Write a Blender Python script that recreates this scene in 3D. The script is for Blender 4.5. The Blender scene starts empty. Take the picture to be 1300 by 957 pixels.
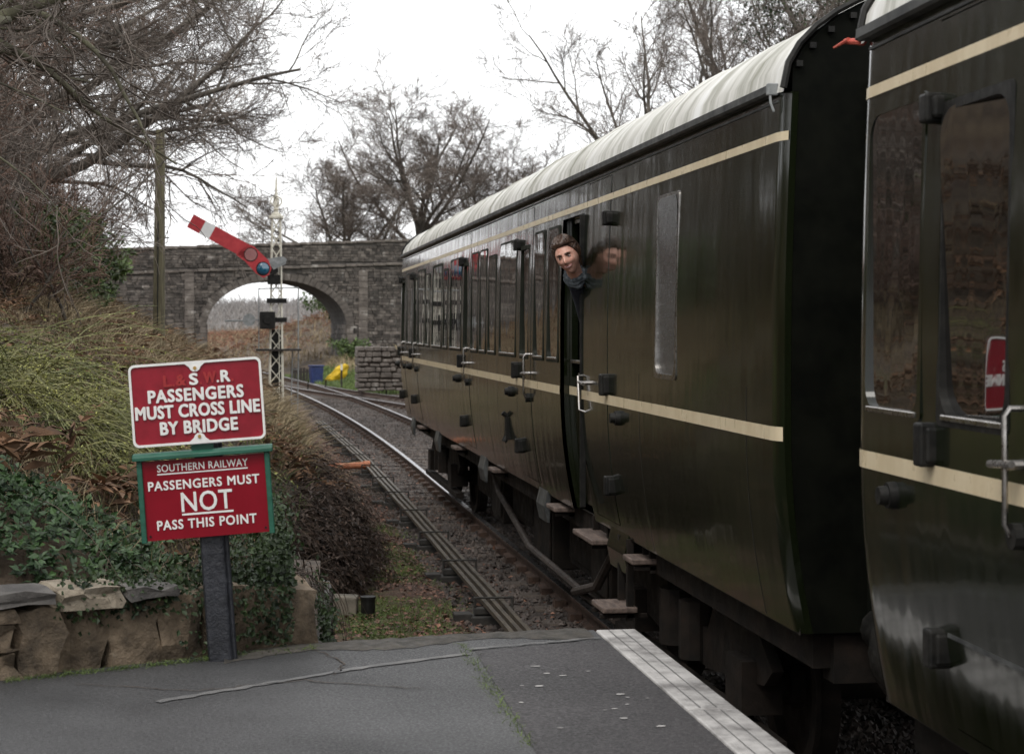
import bpy, bmesh, math, random
import numpy as np
from mathutils import Vector, Matrix
R = math.radians
SC = bpy.context.scene
COL = SC.collection
random.seed(7)

# ------------------------------------------------------------------ camera
cd = bpy.data.cameras.new('camera')
cam = bpy.data.objects.new('camera', cd); COL.objects.link(cam)
cam.location = (0, 0, 2.37)
cam.rotation_euler = (R(90), 0, -math.atan(336 / 2280))
cd.sensor_width = 36; cd.lens = 2280 / 1300 * 36
cd.shift_y = -64.5 / 1300
cd.clip_start = .05; cd.clip_end = 3000
cd.dof.use_dof = True; cd.dof.focus_distance = 11.0; cd.dof.aperture_fstop = 5.6
SC.camera = cam

# ------------------------------------------------------------------ sky and sun (overcast)
SUN_EL, SUN_AZ = R(52), R(218)
W = bpy.data.worlds.new('World'); SC.world = W; W.use_nodes = True
nt = W.node_tree; nt.nodes.clear()
def N(t, **k):
    n = nt.nodes.new(t)
    for a, b in k.items(): setattr(n, a, b)
    return n
sky = N('ShaderNodeTexSky', sky_type='NISHITA', sun_disc=False, sun_elevation=SUN_EL, sun_rotation=SUN_AZ, dust_density=4.0)
bg1 = N('ShaderNodeBackground'); bg1.inputs[1].default_value = .08
nt.links.new(sky.outputs[0], bg1.inputs[0])
tc = N('ShaderNodeTexCoord'); nz = N('ShaderNodeTexNoise'); nz.inputs['Scale'].default_value = 1.6; nz.inputs['Detail'].default_value = 5
nt.links.new(tc.outputs['Generated'], nz.inputs['Vector'])
rp = N('ShaderNodeValToRGB')
rp.color_ramp.elements[0].position = .3; rp.color_ramp.elements[0].color = (.92, .94, .97, 1)
rp.color_ramp.elements[1].position = .7; rp.color_ramp.elements[1].color = (1, 1, 1, 1)
nt.links.new(nz.outputs[0], rp.inputs[0])
bg2 = N('ShaderNodeBackground'); bg2.inputs[1].default_value = 1.40
nt.links.new(rp.outputs[0], bg2.inputs[0])
mx = N('ShaderNodeMixShader'); mx.inputs[0].default_value = .92
nt.links.new(bg1.outputs[0], mx.inputs[1]); nt.links.new(bg2.outputs[0], mx.inputs[2])
nt.links.new(mx.outputs[0], N('ShaderNodeOutputWorld').inputs[0])
sd = bpy.data.lights.new('sun', 'SUN'); sd.energy = 1.3; sd.angle = R(25); sd.color = (1, .96, .9)
sun = bpy.data.objects.new('sun', sd); COL.objects.link(sun)
sun.rotation_euler = (R(90) - SUN_EL, 0, -SUN_AZ + R(180)); sun.location = (0, 0, 50)
SC.view_settings.view_transform = 'Standard'; SC.view_settings.look = 'None'
SC.view_settings.exposure = .3; SC.view_settings.gamma = 1

# ------------------------------------------------------------------ materials
MATS = {}
def mat(name, c1, c2=None, c3=None, scale=5., detail=6., rough=(.6, .8), bump=0., bscale=40., metal=0., coat=0.,
        island=0., stretch=(1, 1, 1), spec=.5, bdist=.01, pos=(.38, .62), wave=0., coatr=.06, zone=None, big=None):
    m = bpy.data.materials.new(name); m.use_nodes = True
    t = m.node_tree; b = t.nodes['Principled BSDF']; L = t.links.new
    def A(ty): return t.nodes.new(ty)
    tc = A('ShaderNodeTexCoord'); mp = A('ShaderNodeMapping'); mp.inputs['Scale'].default_value = stretch
    L(tc.outputs['Object'], mp.inputs[0])
    n1 = A('ShaderNodeTexNoise'); n1.inputs['Scale'].default_value = scale; n1.inputs['Detail'].default_value = detail; n1.inputs['Roughness'].default_value = .65
    L(mp.outputs[0], n1.inputs['Vector'])
    r = A('ShaderNodeValToRGB'); e = r.color_ramp.elements
    e[0].position, e[1].position = pos
    e[0].color = (*c1, 1); e[1].color = (*(c2 or c1), 1)
    if c3:
        k = e.new(min(1, pos[1] + .14)); k.color = (*c3, 1)
    L(n1.outputs[0], r.inputs[0]); col = r.outputs[0]
    if island:
        g = A('ShaderNodeNewGeometry'); mr = A('ShaderNodeMapRange'); mr.inputs[3].default_value = 1 - island; mr.inputs[4].default_value = 1 + island
        L(g.outputs['Random Per Island'], mr.inputs[0])
        h = A('ShaderNodeMixRGB'); h.blend_type = 'MULTIPLY'; h.inputs[0].default_value = 1
        L(col, h.inputs[1]); L(mr.outputs[0], h.inputs[2]); col = h.outputs[0]
    if big:
        nb_ = A('ShaderNodeTexNoise'); nb_.inputs['Scale'].default_value = big[0]; nb_.inputs['Detail'].default_value = 5; L(tc.outputs['Object'], nb_.inputs['Vector'])
        mb_ = A('ShaderNodeMapRange'); mb_.inputs[1].default_value = .3; mb_.inputs[2].default_value = .7; mb_.inputs[3].default_value = big[1]; mb_.inputs[4].default_value = big[2]; L(nb_.outputs[0], mb_.inputs[0])
        h2 = A('ShaderNodeMixRGB'); h2.blend_type = 'MULTIPLY'; h2.inputs[0].default_value = 1; L(col, h2.inputs[1]); L(mb_.outputs[0], h2.inputs[2]); col = h2.outputs[0]
    L(col, b.inputs['Base Color'])
    n2 = A('ShaderNodeTexNoise'); n2.inputs['Scale'].default_value = scale * 1.7; n2.inputs['Detail'].default_value = 4
    L(mp.outputs[0], n2.inputs['Vector'])
    m2 = A('ShaderNodeMapRange'); m2.inputs[1].default_value = .3; m2.inputs[2].default_value = .7
    m2.inputs[3].default_value = rough[0]; m2.inputs[4].default_value = rough[1]
    L(n2.outputs[0], m2.inputs[0]); L(m2.outputs[0], b.inputs['Roughness'])
    b.inputs['Metallic'].default_value = metal; b.inputs['Specular IOR Level'].default_value = spec
    b.inputs['Coat Weight'].default_value = coat; b.inputs['Coat Roughness'].default_value = coatr
    nrm = None
    if wave:
        nw = A('ShaderNodeTexNoise'); nw.inputs['Scale'].default_value = 2.2; nw.inputs['Detail'].default_value = 2
        mw = A('ShaderNodeMapping'); mw.inputs['Scale'].default_value = (1, 1.6, .35); L(tc.outputs['Object'], mw.inputs[0]); L(mw.outputs[0], nw.inputs['Vector'])
        bw = A('ShaderNodeBump'); bw.inputs['Strength'].default_value = 1; bw.inputs['Distance'].default_value = wave
        L(nw.outputs[0], bw.inputs['Height']); nrm = bw.outputs[0]
    if bump:
        nb = A('ShaderNodeTexNoise'); nb.inputs['Scale'].default_value = bscale; nb.inputs['Detail'].default_value = 6; nb.inputs['Roughness'].default_value = .7
        L(mp.outputs[0], nb.inputs['Vector'])
        bb = A('ShaderNodeBump'); bb.inputs['Strength'].default_value = bump; bb.inputs['Distance'].default_value = bdist
        L(nb.outputs[0], bb.inputs['Height'])
        if nrm: L(nrm, bb.inputs['Normal'])
        nrm = bb.outputs[0]
    if nrm:
        L(nrm, b.inputs['Normal'])
        if coat: L(nrm, b.inputs['Coat Normal'])
    if zone: zone(t, b, L, A, tc, col)
    MATS[name] = m
    return m

GREEN = mat('carriage_green', (.0045, .0068, .0025), (.008, .0105, .0042), (.013, .0125, .0062), scale=3, stretch=(1, 3, .35), rough=(.10, .24), wave=.005, spec=.62, bump=.02, bscale=60, bdist=.002, pos=(.35, .66), coat=.45, coatr=.05)
ENDBLK = mat('carriage_end_black', (.0022, .0026, .0018), (.0055, .006, .004), scale=4, rough=(.5, .75), spec=.06)
CREAM = mat('stripe_cream', (.58, .48, .32), (.66, .56, .39), scale=8, rough=(.25, .4), stretch=(1, 1, .5), wave=.004)
ROOF = mat('roof_weathered_white', (.17, .17, .12), (.56, .55, .51), (.72, .72, .70), scale=1.5, detail=11, stretch=(.6, 3.2, .6), rough=(.6, .85), bump=.06, bscale=7, pos=(.30, .52))
GUT = mat('gutter_dark', (.03, .032, .033), (.085, .088, .085), scale=6, rough=(.35, .6))
GLASS = mat('window_glass', (.008, .007, .006), rough=(.02, .04), spec=1.0, wave=.003, coat=1., coatr=.02)
GLASS.node_tree.nodes['Principled BSDF'].inputs['IOR'].default_value = 1.9; GLASS.node_tree.nodes['Principled BSDF'].inputs['Coat IOR'].default_value = 1.7
FROST = mat('frosted_glass', (.03, .03, .03), (.06, .06, .06), scale=40, rough=(.12, .3), bump=.4, bscale=25, spec=.8)
CHROME = mat('worn_chrome', (.30, .28, .26), (.45, .43, .41), scale=20, rough=(.2, .4), metal=1)
DARKMET = mat('dark_metal', (.006, .006, .0055), (.018, .017, .015), scale=14, rough=(.4, .7), bump=.2, bscale=60, spec=.22)
GRIME = mat('underframe_grime', (.007, .006, .005), (.018, .013, .010), (.032, .02, .014), scale=5, rough=(.6, .9), bump=.3, bscale=30, spec=.2)
FRAMEM = mat('dark_green_frame', (.010, .012, .008), (.018, .02, .013), scale=6, rough=(.4, .6), spec=.15)
RUSTP = mat('brown_pipe', (.022, .016, .013), (.045, .034, .028), scale=8, rough=(.5, .8), bump=.2)
STEPW = mat('step_timber', (.06, .042, .034), (.15, .11, .09), scale=6, stretch=(6, 1, 6), rough=(.6, .8), bump=.3, bscale=20)
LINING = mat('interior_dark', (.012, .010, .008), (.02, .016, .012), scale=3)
REDLAMP = mat('red_bracket', (.45, .06, .04), (.55, .12, .08), scale=15)
RAILTOP = mat('rail_head_steel', (.50, .50, .52), (.62, .62, .64), scale=12, metal=1, rough=(.22, .38))
RAILSIDE = mat('rail_rust', (.04, .024, .018), (.085, .05, .034), scale=14, rough=(.7, .9), bump=.3)
SLEEPER = mat('sleeper_timber', (.035, .027, .022), (.085, .066, .052), scale=5, stretch=(.6, 6, 6), rough=(.7, .9), bump=.5, bscale=20)
RODM = mat('point_rod', (.034, .026, .018), (.085, .068, .046), scale=10, stretch=(3, .5, 3), rough=(.5, .75), bump=.2)
STOOL = mat('rod_stool', (.015, .014, .013), (.04, .036, .03), scale=8, rough=(.7, .9), bump=.3)
ASPH = mat('asphalt', (.032, .032, .033), (.072, .072, .073), (.115, .115, .112), scale=60, detail=12, rough=(.32, .8), bump=.8, bscale=110, bdist=.008, pos=(.36, .60), big=(1.3, .5, 1.4))
ASPH2 = mat('asphalt_patch', (.018, .016, .017), (.052, .047, .048), (.095, .088, .088), scale=55, detail=12, rough=(.4, .8), bump=.7, bscale=120, bdist=.006, big=(1.6, .7, 1.3))
ASPHL = mat('asphalt_seam', (.10, .10, .10), (.16, .155, .15), scale=9, rough=(.5, .8), bump=.5, bscale=120)
WHITEP = mat('worn_white_paint', (.16, .15, .145), (.42, .405, .39), (.54, .52, .50), scale=5, detail=14, rough=(.5, .75), bump=.35, bscale=60, pos=(.36, .56), big=(1.2, .75, 1.15))
CONC = mat('mossy_concrete', (.10, .09, .07), (.22, .19, .15), (.10, .11, .05), scale=5, rough=(.7, .9), bump=.4, bscale=40)
LIPM = mat('broken_asphalt_lip', (.03, .027, .022), (.075, .066, .055), (.05, .055, .022), scale=14, detail=10, rough=(.6, .9), bump=.7, bscale=60)
STONE = mat('wall_stone', (.085, .062, .040), (.30, .225, .15), (.42, .35, .26), scale=8, detail=13, rough=(.65, .9), bump=.95, bscale=20, bdist=.03, island=.2, pos=(.34, .60), big=(3.0, .55, 1.25))
STONED = mat('dark_cap_and_shade_stone', (.05, .045, .042), (.11, .10, .09), (.07, .08, .04), scale=6, rough=(.55, .8), bump=.6, bscale=22, bdist=.02)
STONEL = mat('pale_capping_stone', (.15, .12, .085), (.34, .29, .22), (.14, .15, .07), scale=6, rough=(.65, .85), bump=.8, bscale=18, bdist=.025)
MORTAR = mat('earth_mortar', (.04, .03, .022), (.08, .06, .045), scale=8, rough=(.8, .9), bump=.5)
BSTONE = mat('bridge_stone', (.042, .035, .030), (.098, .084, .073), (.25, .235, .215), scale=2.4, detail=10, rough=(.75, .9), bump=.6, bscale=6, bdist=.05, island=.55, pos=(.33, .58))
BMORT = mat('bridge_mortar', (.035, .031, .028), (.07, .063, .056), scale=2, rough=(.8, .9))
SRED = mat('sign_red_enamel', (.22, .006, .016), (.29, .010, .024), scale=7, spec=.35, rough=(.3, .5), bump=.12, bscale=30, bdist=.004)
SRED2 = mat('sign_red_board', (.19, .0015, .009), (.23, .003, .013), scale=3, rough=(.3, .45), spec=.22, wave=.002)
SREDD = mat('letter_red_paint', (.29, .012, .014), (.36, .02, .02), scale=20, rough=(.25, .4))
SWHITE = mat('sign_white_paint', (.72, .71, .68), (.82, .81, .79), scale=14, rough=(.35, .55))
SGREEN = mat('sign_green_paint', (.008, .075, .045), (.016, .11, .07), scale=8, stretch=(1, 1, 4), rough=(.4, .65), bump=.2, bscale=40)
POSTB = mat('post_black_paint', (.012, .013, .017), (.03, .032, .04), (.07, .072, .08), scale=16, detail=9, rough=(.3, .6), bump=.7, bscale=45, bdist=.01)
BRASS = mat('brass_screw', (.45, .28, .09), rough=(.3, .5), metal=.8)
SIGCREAM = mat('signal_white_paint', (.52, .49, .40), (.70, .67, .58), scale=10, rough=(.5, .7))
SIGRED = mat('signal_arm_red', (.40, .022, .03), (.48, .035, .042), scale=8, rough=(.4, .6))
SIGWHT = mat('signal_arm_white', (.76, .76, .75), (.82, .82, .81), scale=8)
LENSB = mat('signal_lens_blue', (.004, .06, .12), (.01, .12, .20), scale=9, rough=(.08, .15), spec=.9, coat=1)
LENSR = mat('signal_lens_red', (.22, .05, .05), (.26, .07, .06), scale=9, rough=(.1, .2), spec=.9)
GREYP = mat('grey_paint', (.16, .17, .17), (.28, .29, .29), scale=10, rough=(.5, .7))
POLE = mat('pole_timber', (.060, .052, .030), (.13, .115, .065), (.075, .085, .030), scale=3, stretch=(6, 6, .6), rough=(.75, .9), bump=.5, bscale=14, bdist=.02)
BARK = mat('bark', (.055, .048, .040), (.125, .11, .09), (.085, .092, .05), scale=3, rough=(.8, .95), bump=.6, bscale=12, bdist=.03)
TWIG = mat('twigs', (.085, .068, .056), (.17, .14, .118), scale=1.2, rough=(.8, .95), island=.25)
BARKM = mat('mossy_bark', (.055, .05, .034), (.12, .115, .07), (.09, .105, .04), scale=4, rough=(.8, .95), bump=.6, bscale=12, bdist=.03)
TWIGR = mat('reddish_twigs', (.095, .058, .043), (.18, .115, .085), scale=1.2, rough=(.8, .95), island=.35)
IVY = mat('ivy_leaf', (.010, .020, .007), (.030, .050, .015), scale=6, rough=(.4, .6), island=.5, spec=.3)
LEAFD = mat('glossy_dark_leaf', (.014, .034, .012), (.045, .085, .028), scale=9, rough=(.38, .6), island=.5, spec=.32)
LEAFE = mat('evergreen_leaf', (.032, .055, .014), (.085, .125, .032), scale=4, rough=(.4, .6), island=.5)
BROOM = mat('yellow_green_sprig', (.07, .09, .024), (.27, .27, .075), (.46, .42, .14), scale=2.6, rough=(.5, .7), island=.5)
BROOMS = mat('green_stem', (.075, .085, .028), (.20, .19, .08), scale=3, rough=(.6, .8), island=.4)
BRACK = mat('dead_bracken', (.085, .046, .025), (.20, .112, .06), (.29, .19, .11), scale=2.2, rough=(.7, .9), island=.5)
BRAMB = mat('bramble_stem', (.030, .020, .015), (.085, .058, .040), scale=3, rough=(.7, .9), island=.5)
STRAW = mat('dry_grass', (.15, .11, .06), (.33, .26, .155), scale=2, rough=(.6, .8), island=.4)
GRASS = mat('green_grass', (.05, .08, .016), (.12, .17, .038), scale=1.5, rough=(.5, .7), island=.45)
DEADLEAF = mat('fallen_leaf', (.075, .032, .020), (.19, .095, .06), scale=3, rough=(.5, .8), island=.6)
BALL = mat('ballast_stone', (.034, .026, .022), (.085, .066, .056), scale=2, rough=(.6, .85), island=.55)
TERRA = mat('terracotta_pipe', (.32, .10, .045), (.42, .16, .08), scale=9)
BLUEB = mat('blue_plastic', (.012, .022, .085), (.02, .035, .12), scale=6, rough=(.3, .5))
YELL = mat('yellow_plastic', (.42, .27, .012), (.56, .38, .02), scale=6, rough=(.55, .7), spec=.25)
DARKW = mat('dark_fence_timber', (.018, .014, .012), (.04, .034, .03), scale=4, stretch=(3, 3, .5), rough=(.8, .9))
SKIN = mat('skin', (.56, .27, .20), (.70, .42, .33), scale=34, bump=.15, bscale=220, bdist=.002, rough=(.4, .55), spec=.4)
LIP = mat('lips', (.40, .13, .12), rough=(.35, .45))
HAIR = mat('brown_hair', (.030, .015, .009), (.075, .040, .024), scale=30, stretch=(1, .25, 1), rough=(.35, .5), bump=.4, bscale=60)
EYEW = mat('eye_white', (.42, .39, .36), rough=(.15, .2)); IRIS = mat('iris', (.03, .03, .035), rough=(.1, .15))
TEETH = mat('teeth', (.70, .66, .60), rough=(.2, .3))
NAVY = mat('navy_cloth', (.008, .011, .022), (.018, .022, .036), scale=20, rough=(.7, .9), bump=.3, bscale=200)
SCARF = mat('grey_blue_scarf', (.022, .028, .036), (.13, .15, .165), scale=26, rough=(.7, .9), bump=.4, bscale=90)

def terr_zone(t, b, L, A, tc, col):
    at = A('ShaderNodeAttribute'); at.attribute_name = 'zone'
    sp = A('ShaderNodeSeparateColor'); L(at.outputs['Color'], sp.inputs[0])
    nzz = A('ShaderNodeTexNoise'); nzz.inputs['Scale'].default_value = 2.2; nzz.inputs['Detail'].default_value = 9; nzz.inputs['Roughness'].default_value = .7
    L(tc.outputs['Object'], nzz.inputs['Vector'])
    def layer(prev, ch, ca, cb, sc):
        n = A('ShaderNodeTexNoise'); n.inputs['Scale'].default_value = sc; n.inputs['Detail'].default_value = 8; n.inputs['Roughness'].default_value = .7
        L(tc.outputs['Object'], n.inputs['Vector'])
        r = A('ShaderNodeValToRGB'); r.color_ramp.elements[0].position = .35; r.color_ramp.elements[1].position = .65
        r.color_ramp.elements[0].color = (*ca, 1); r.color_ramp.elements[1].color = (*cb, 1); L(n.outputs[0], r.inputs[0])
        ad = A('ShaderNodeMath'); ad.operation = 'ADD'; L(sp.outputs[ch], ad.inputs[0]); L(nzz.outputs[0], ad.inputs[1])
        mr = A('ShaderNodeMapRange'); mr.inputs[1].default_value = .88; mr.inputs[2].default_value = 1.12; L(ad.outputs[0], mr.inputs[0])
        mx = A('ShaderNodeMixRGB'); L(mr.outputs[0], mx.inputs[0]); L(prev, mx.inputs[1]); L(r.outputs[0], mx.inputs[2])
        return mx.outputs[0]
    c = layer(col, 0, (.022, .016, .013), (.07, .053, .044), 24)     # ballast
    c = layer(c, 1, (.04, .062, .013), (.11, .145, .036), 5)        # grass and moss
    c = layer(c, 2, (.045, .022, .014), (.12, .062, .038), 16)        # leaf litter
    L(c, b.inputs['Base Color'])
TERR = mat('earth', (.05, .033, .02), (.12, .085, .05), (.16, .12, .07), scale=1.8, detail=10, rough=(.8, .95), bump=.9, bscale=22, bdist=.05, zone=terr_zone)

# ------------------------------------------------------------------ helpers
def tag(o, label=None, cat=None, group=None, kind=None):
    if label: o['label'] = label
    if cat: o['category'] = cat
    if group: o['group'] = group
    if kind: o['kind'] = kind
    return o
def thing(name, label, cat, loc=(0, 0, 0), rot=(0, 0, 0), group=None):
    o = bpy.data.objects.new(name, None); COL.objects.link(o); o.location = loc; o.rotation_euler = rot
    o.empty_display_size = .2
    return tag(o, label, cat, group)
def link(name, me, m=None, parent=None, loc=None, rot=None):
    if m is not None and not me.materials: me.materials.append(m)
    o = bpy.data.objects.new(name, me); COL.objects.link(o)
    if parent: o.parent = parent
    if loc is not None: o.location = loc
    if rot is not None: o.rotation_euler = rot
    return o
def mesh_np(name, V, *Fs, smooth=False):
    me = bpy.data.meshes.new(name); V = np.asarray(V, dtype=np.float32).reshape(-1, 3)
    Fs = [np.asarray(F, dtype=np.int32) for F in Fs if len(F)]
    me.vertices.add(len(V)); me.vertices.foreach_set('co', V.ravel())
    nl = sum(F.size for F in Fs); npo = sum(len(F) for F in Fs)
    me.loops.add(nl); me.polygons.add(npo)
    me.loops.foreach_set('vertex_index', np.concatenate([F.ravel() for F in Fs]))
    tot = np.concatenate([np.full(len(F), F.shape[1], dtype=np.int32) for F in Fs])
    st = np.concatenate([[0], np.cumsum(tot)[:-1]]).astype(np.int32)
    me.polygons.foreach_set('loop_start', st)
    try: me.polygons.foreach_set('loop_total', tot)
    except Exception: pass
    me.polygons.foreach_set('use_smooth', np.full(npo, smooth, dtype=bool))
    me.update(calc_edges=True); me.validate()
    return me
class MB:
    def __init__(s): s.v = []; s.f = []
    def add(s, V, F):
        b = len(s.v); s.v += [tuple(x) for x in V]; s.f += [tuple(b + i for i in f) for f in F]; return s
    def box(s, x0, x1, y0, y1, z0, z1, M=None):
        V = [(x, y, z) for z in (z0, z1) for y in (y0, y1) for x in (x0, x1)]
        if M is not None: V = [tuple(M @ Vector(p)) for p in V]
        return s.add(V, [(0, 2, 3, 1), (4, 5, 7, 6), (0, 1, 5, 4), (2, 6, 7, 3), (0, 4, 6, 2), (1, 3, 7, 5)])
    def tube(s, pts, r, k=8, cap=True):
        pts = [Vector(p) for p in pts]; n = len(pts); rs = r if hasattr(r, '__len__') else [r] * n
        b = len(s.v); up = None
        for i, p in enumerate(pts):
            d = (pts[min(i + 1, n - 1)] - pts[max(i - 1, 0)]).normalized()
            if up is None: up = Vector((0, 0, 1)) if abs(d.z) < .9 else Vector((1, 0, 0))
            a = d.cross(up)
            if a.length < 1e-4: a = d.cross(Vector((0, 1, 0)))
            a.normalize(); c = a.cross(d).normalized(); up = c
            for j in range(k):
                t = 2 * math.pi * j / k; q = p + (a * math.cos(t) + c * math.sin(t)) * rs[i]; s.v.append(tuple(q))
        for i in range(n - 1):
            for j in range(k):
                s.f.append((b + i * k + j, b + i * k + (j + 1) % k, b + (i + 1) * k + (j + 1) % k, b + (i + 1) * k + j))
        if cap:
            s.f.append(tuple(b + j for j in range(k))[::-1]); s.f.append(tuple(b + (n - 1) * k + j for j in range(k)))
        return s
    def cyl(s, p, q, r, k=12): return s.tube([p, q], r, k)
    def prism(s, poly, a, b, axis='y'):
        n = len(poly)
        def P(u, w, t): return {'y': (u, t, w), 'x': (t, u, w), 'z': (u, w, t)}[axis]
        V = [P(u, w, a) for u, w in poly] + [P(u, w, b) for u, w in poly]
        F = [tuple(range(n))[::-1], tuple(range(n, 2 * n))] + [(i, (i + 1) % n, n + (i + 1) % n, n + i) for i in range(n)]
        return s.add(V, F)
    def lathe(s, prof, c, k=16):
        b = len(s.v); n = len(prof)
        for r, z in prof:
            for j in range(k):
                t = 2 * math.pi * j / k; s.v.append((c[0] + r * math.cos(t), c[1] + r * math.sin(t), c[2] + z))
        for i in range(n - 1):
            for j in range(k): s.f.append((b + i * k + j, b + i * k + (j + 1) % k, b + (i + 1) * k + (j + 1) % k, b + (i + 1) * k + j))
        return s
    def build(s, name, m, parent=None, smooth=False, bevel=0, loc=None, rot=None, seg=2):
        me = bpy.data.meshes.new(name); me.from_pydata(s.v, [], s.f); me.update()
        if bevel or True:
            bm = bmesh.new(); bm.from_mesh(me); bmesh.ops.recalc_face_normals(bm, faces=bm.faces)
            if bevel: bmesh.ops.bevel(bm, geom=list(bm.edges), offset=bevel, segments=seg, affect='EDGES', profile=.5, clamp_overlap=True)
            bm.to_mesh(me); bm.free()
        if smooth:
            me.polygons.foreach_set('use_smooth', np.full(len(me.polygons), True))
            try: me.set_sharp_from_angle(angle=R(40))
            except Exception: pass
        return link(name, me, m, parent, loc, rot)
def copy_tree(o, parent=None):
    c = o.copy(); COL.objects.link(c); c.parent = parent
    for ch in [x for x in o.children]: copy_tree(ch, c)
    return c
def rounded(x0, x1, z0, z1, r, n=5):
    P = []
    for cx, cz, a in ((x1 - r, z0 + r, -90), (x1 - r, z1 - r, 0), (x0 + r, z1 - r, 90), (x0 + r, z0 + r, 180)):
        for i in range(n + 1):
            t = R(a + 90 * i / n); P.append((cx + r * math.cos(t), cz + r * math.sin(t)))
    return P

# ribbons: P (m,n,3), half width (m,n) or (n,)
def ribbons(P, w, rng, flat=None):
    m, n, _ = P.shape
    T = np.gradient(P, axis=1); T /= np.linalg.norm(T, axis=2, keepdims=True) + 1e-9
    if flat is None:
        q = rng.normal(size=(m, 1, 3)); q = np.repeat(q, n, axis=1)
    else: q = np.broadcast_to(flat, P.shape)
    S = np.cross(T, q); S /= np.linalg.norm(S, axis=2, keepdims=True) + 1e-9
    w = np.broadcast_to(w, (m, n))[..., None]
    V = np.stack([P - S * w, P + S * w], axis=2).reshape(-1, 3)
    b = (np.arange(m) * n * 2)[:, None] + (np.arange(n - 1) * 2)[None, :]
    F = np.stack([b, b + 1, b + 3, b + 2], axis=-1).reshape(-1, 4)
    return V, F
def tubes(P, r, k=3):
    m, n, _ = P.shape
    T = np.gradient(P, axis=1); T /= np.linalg.norm(T, axis=2, keepdims=True) + 1e-9
    ref = np.array([.31, .17, .93]); ref2 = np.array([.9, -.3, .1])
    q = np.where(np.abs(T @ ref)[..., None] > .93, ref2, ref)
    A = np.cross(T, q); A /= np.linalg.norm(A, axis=2, keepdims=True) + 1e-9
    B = np.cross(T, A)
    an = np.arange(k) * 2 * np.pi / k
    V = P[:, :, None, :] + r[:, :, None, None] * (A[:, :, None, :] * np.cos(an)[:, None] + B[:, :, None, :] * np.sin(an)[:, None])
    b = (np.arange(m) * n * k)[:, None, None] + (np.arange(n - 1) * k)[None, :, None]
    j = np.arange(k)[None, None, :]; j2 = (j + 1) % k
    F = np.stack([b + j, b + j2, b + k + j2, b + k + j], axis=-1).reshape(-1, 4)
    return V.reshape(-1, 3), F
def cat(parts):
    V, F, o = [], [], 0
    for v, f in parts: V.append(v); F.append(f + o); o += len(v)
    return np.concatenate(V), np.concatenate(F)
def leaves(C, D, Nn, l, w, fold=.25):
    """folded diamond leaves, two quads' worth as two triangles each side"""
    D = D / (np.linalg.norm(D, axis=1, keepdims=True) + 1e-9)
    S = np.cross(D, Nn); S /= np.linalg.norm(S, axis=1, keepdims=True) + 1e-9
    U = np.cross(S, D); l = np.asarray(l).reshape(-1, 1); w = np.asarray(w).reshape(-1, 1)
    b = C; t = C + D * l - U * l * .12
    a = C + D * l * .45 + S * w + U * w * fold; c = C + D * l * .45 - S * w + U * w * fold
    V = np.stack([b, a, t, c], axis=1).reshape(-1, 3)
    i = (np.arange(len(C)) * 4)[:, None]
    return V, np.concatenate([i + np.array([[0, 1, 2]]), i + np.array([[0, 2, 3]])], axis=0)
def unit(a): return a / (np.linalg.norm(a, axis=-1, keepdims=True) + 1e-9)

# ------------------------------------------------------------------ terrain
def xmain(Y):
    Y = np.asarray(Y, dtype=float); d = np.maximum(Y - 30, 0)
    return np.where(Y < 200, 3.60 - d * d / 1120, 3.60 - 170 ** 2 / 1120 - (Y - 200) * .3)
def xsid(Y):
    t = np.clip((77 - np.asarray(Y, dtype=float)) / 36, 0, 1); return xmain(Y) + 3.5 * t * t * (3 - 2 * t)
def toe(Y): return np.interp(Y, [8, 13, 15.3, 16.6, 18, 24, 38, 57, 70, 80, 95, 300], [.16, .20, .34, .85, 1.0, 1.0, 1.25, .75, -.35, -1.5, -3.6, -60])
def behind(X, Y): return np.maximum(Y - (8.28 + .45 * (X - .2)), -3.2 - X)
def _sm(t): t = np.clip(t, 0, 1); return t * t * (3 - 2 * t)
def wob(X, Y): return .10 * np.sin(X * 1.7 + Y * .6) * np.sin(Y * .9 - X * .4) + .05 * np.sin(X * 4.1 + 1) * np.sin(Y * 3.3)
def height(X, Y):
    X = np.asarray(X, dtype=float); Y = np.asarray(Y, dtype=float)
    base = np.full(np.broadcast(X, Y).shape, -.155)
    xm, xs = xmain(Y), xsid(Y)
    t = toe(Y); d = t - X
    A = np.interp(Y, [8, 16, 24, 40, 60, 95], [.95, .85, .55, .45, .25, .2])
    sl = np.interp(Y, [8, 30, 50, 75, 95, 130], [.50, .55, .45, .26, .22, .12])
    bank = A * (1 - np.exp(-np.maximum(d, 0) / .3)) + sl * np.clip(d, 0, 7) + .12 * np.clip(d - 7, 0, 25) + wob(X, Y) * _sm(d / .8)
    b = behind(X, Y)
    bank = np.where((Y < 14) & (X < .6), np.minimum(bank, 1.10 + .55 * np.maximum(b - .35, 0) + .3 * wob(X, Y)), bank)
    z = base + np.where(d > 0, bank, 0) + .10 * _sm((xm - 1.6 - X) / .5)
    # platform side
    z = np.where((b < .16) & (Y < 9.2) & (X < .30), .15, z)
    rt = np.maximum(xm, xs) + 2.4
    e = X - rt
    rs = np.interp(Y, [0, 60, 75, 95, 104, 125, 150, 170, 230], [.32, .25, .10, .15, .38, .40, .20, .12, .03])
    z = z + np.where(e > 0, .35 * _sm(e / 1.2) + rs * np.clip(e - .8, 0, 9) + .05 * np.clip(e - 9, 0, 60) + .6 * wob(X, Y) * _sm(e / 2), 0)
    z = z + 2.2 * _sm((Y - 240) / 140) + 1.6 * _sm((Y - 330) / 120)
    return z
xs = np.concatenate([np.linspace(-140, -30, 23), np.linspace(-29, -8.5, 34), np.arange(-8, 9, .14), np.linspace(9.5, 30, 34), np.linspace(32, 170, 24)])
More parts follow.
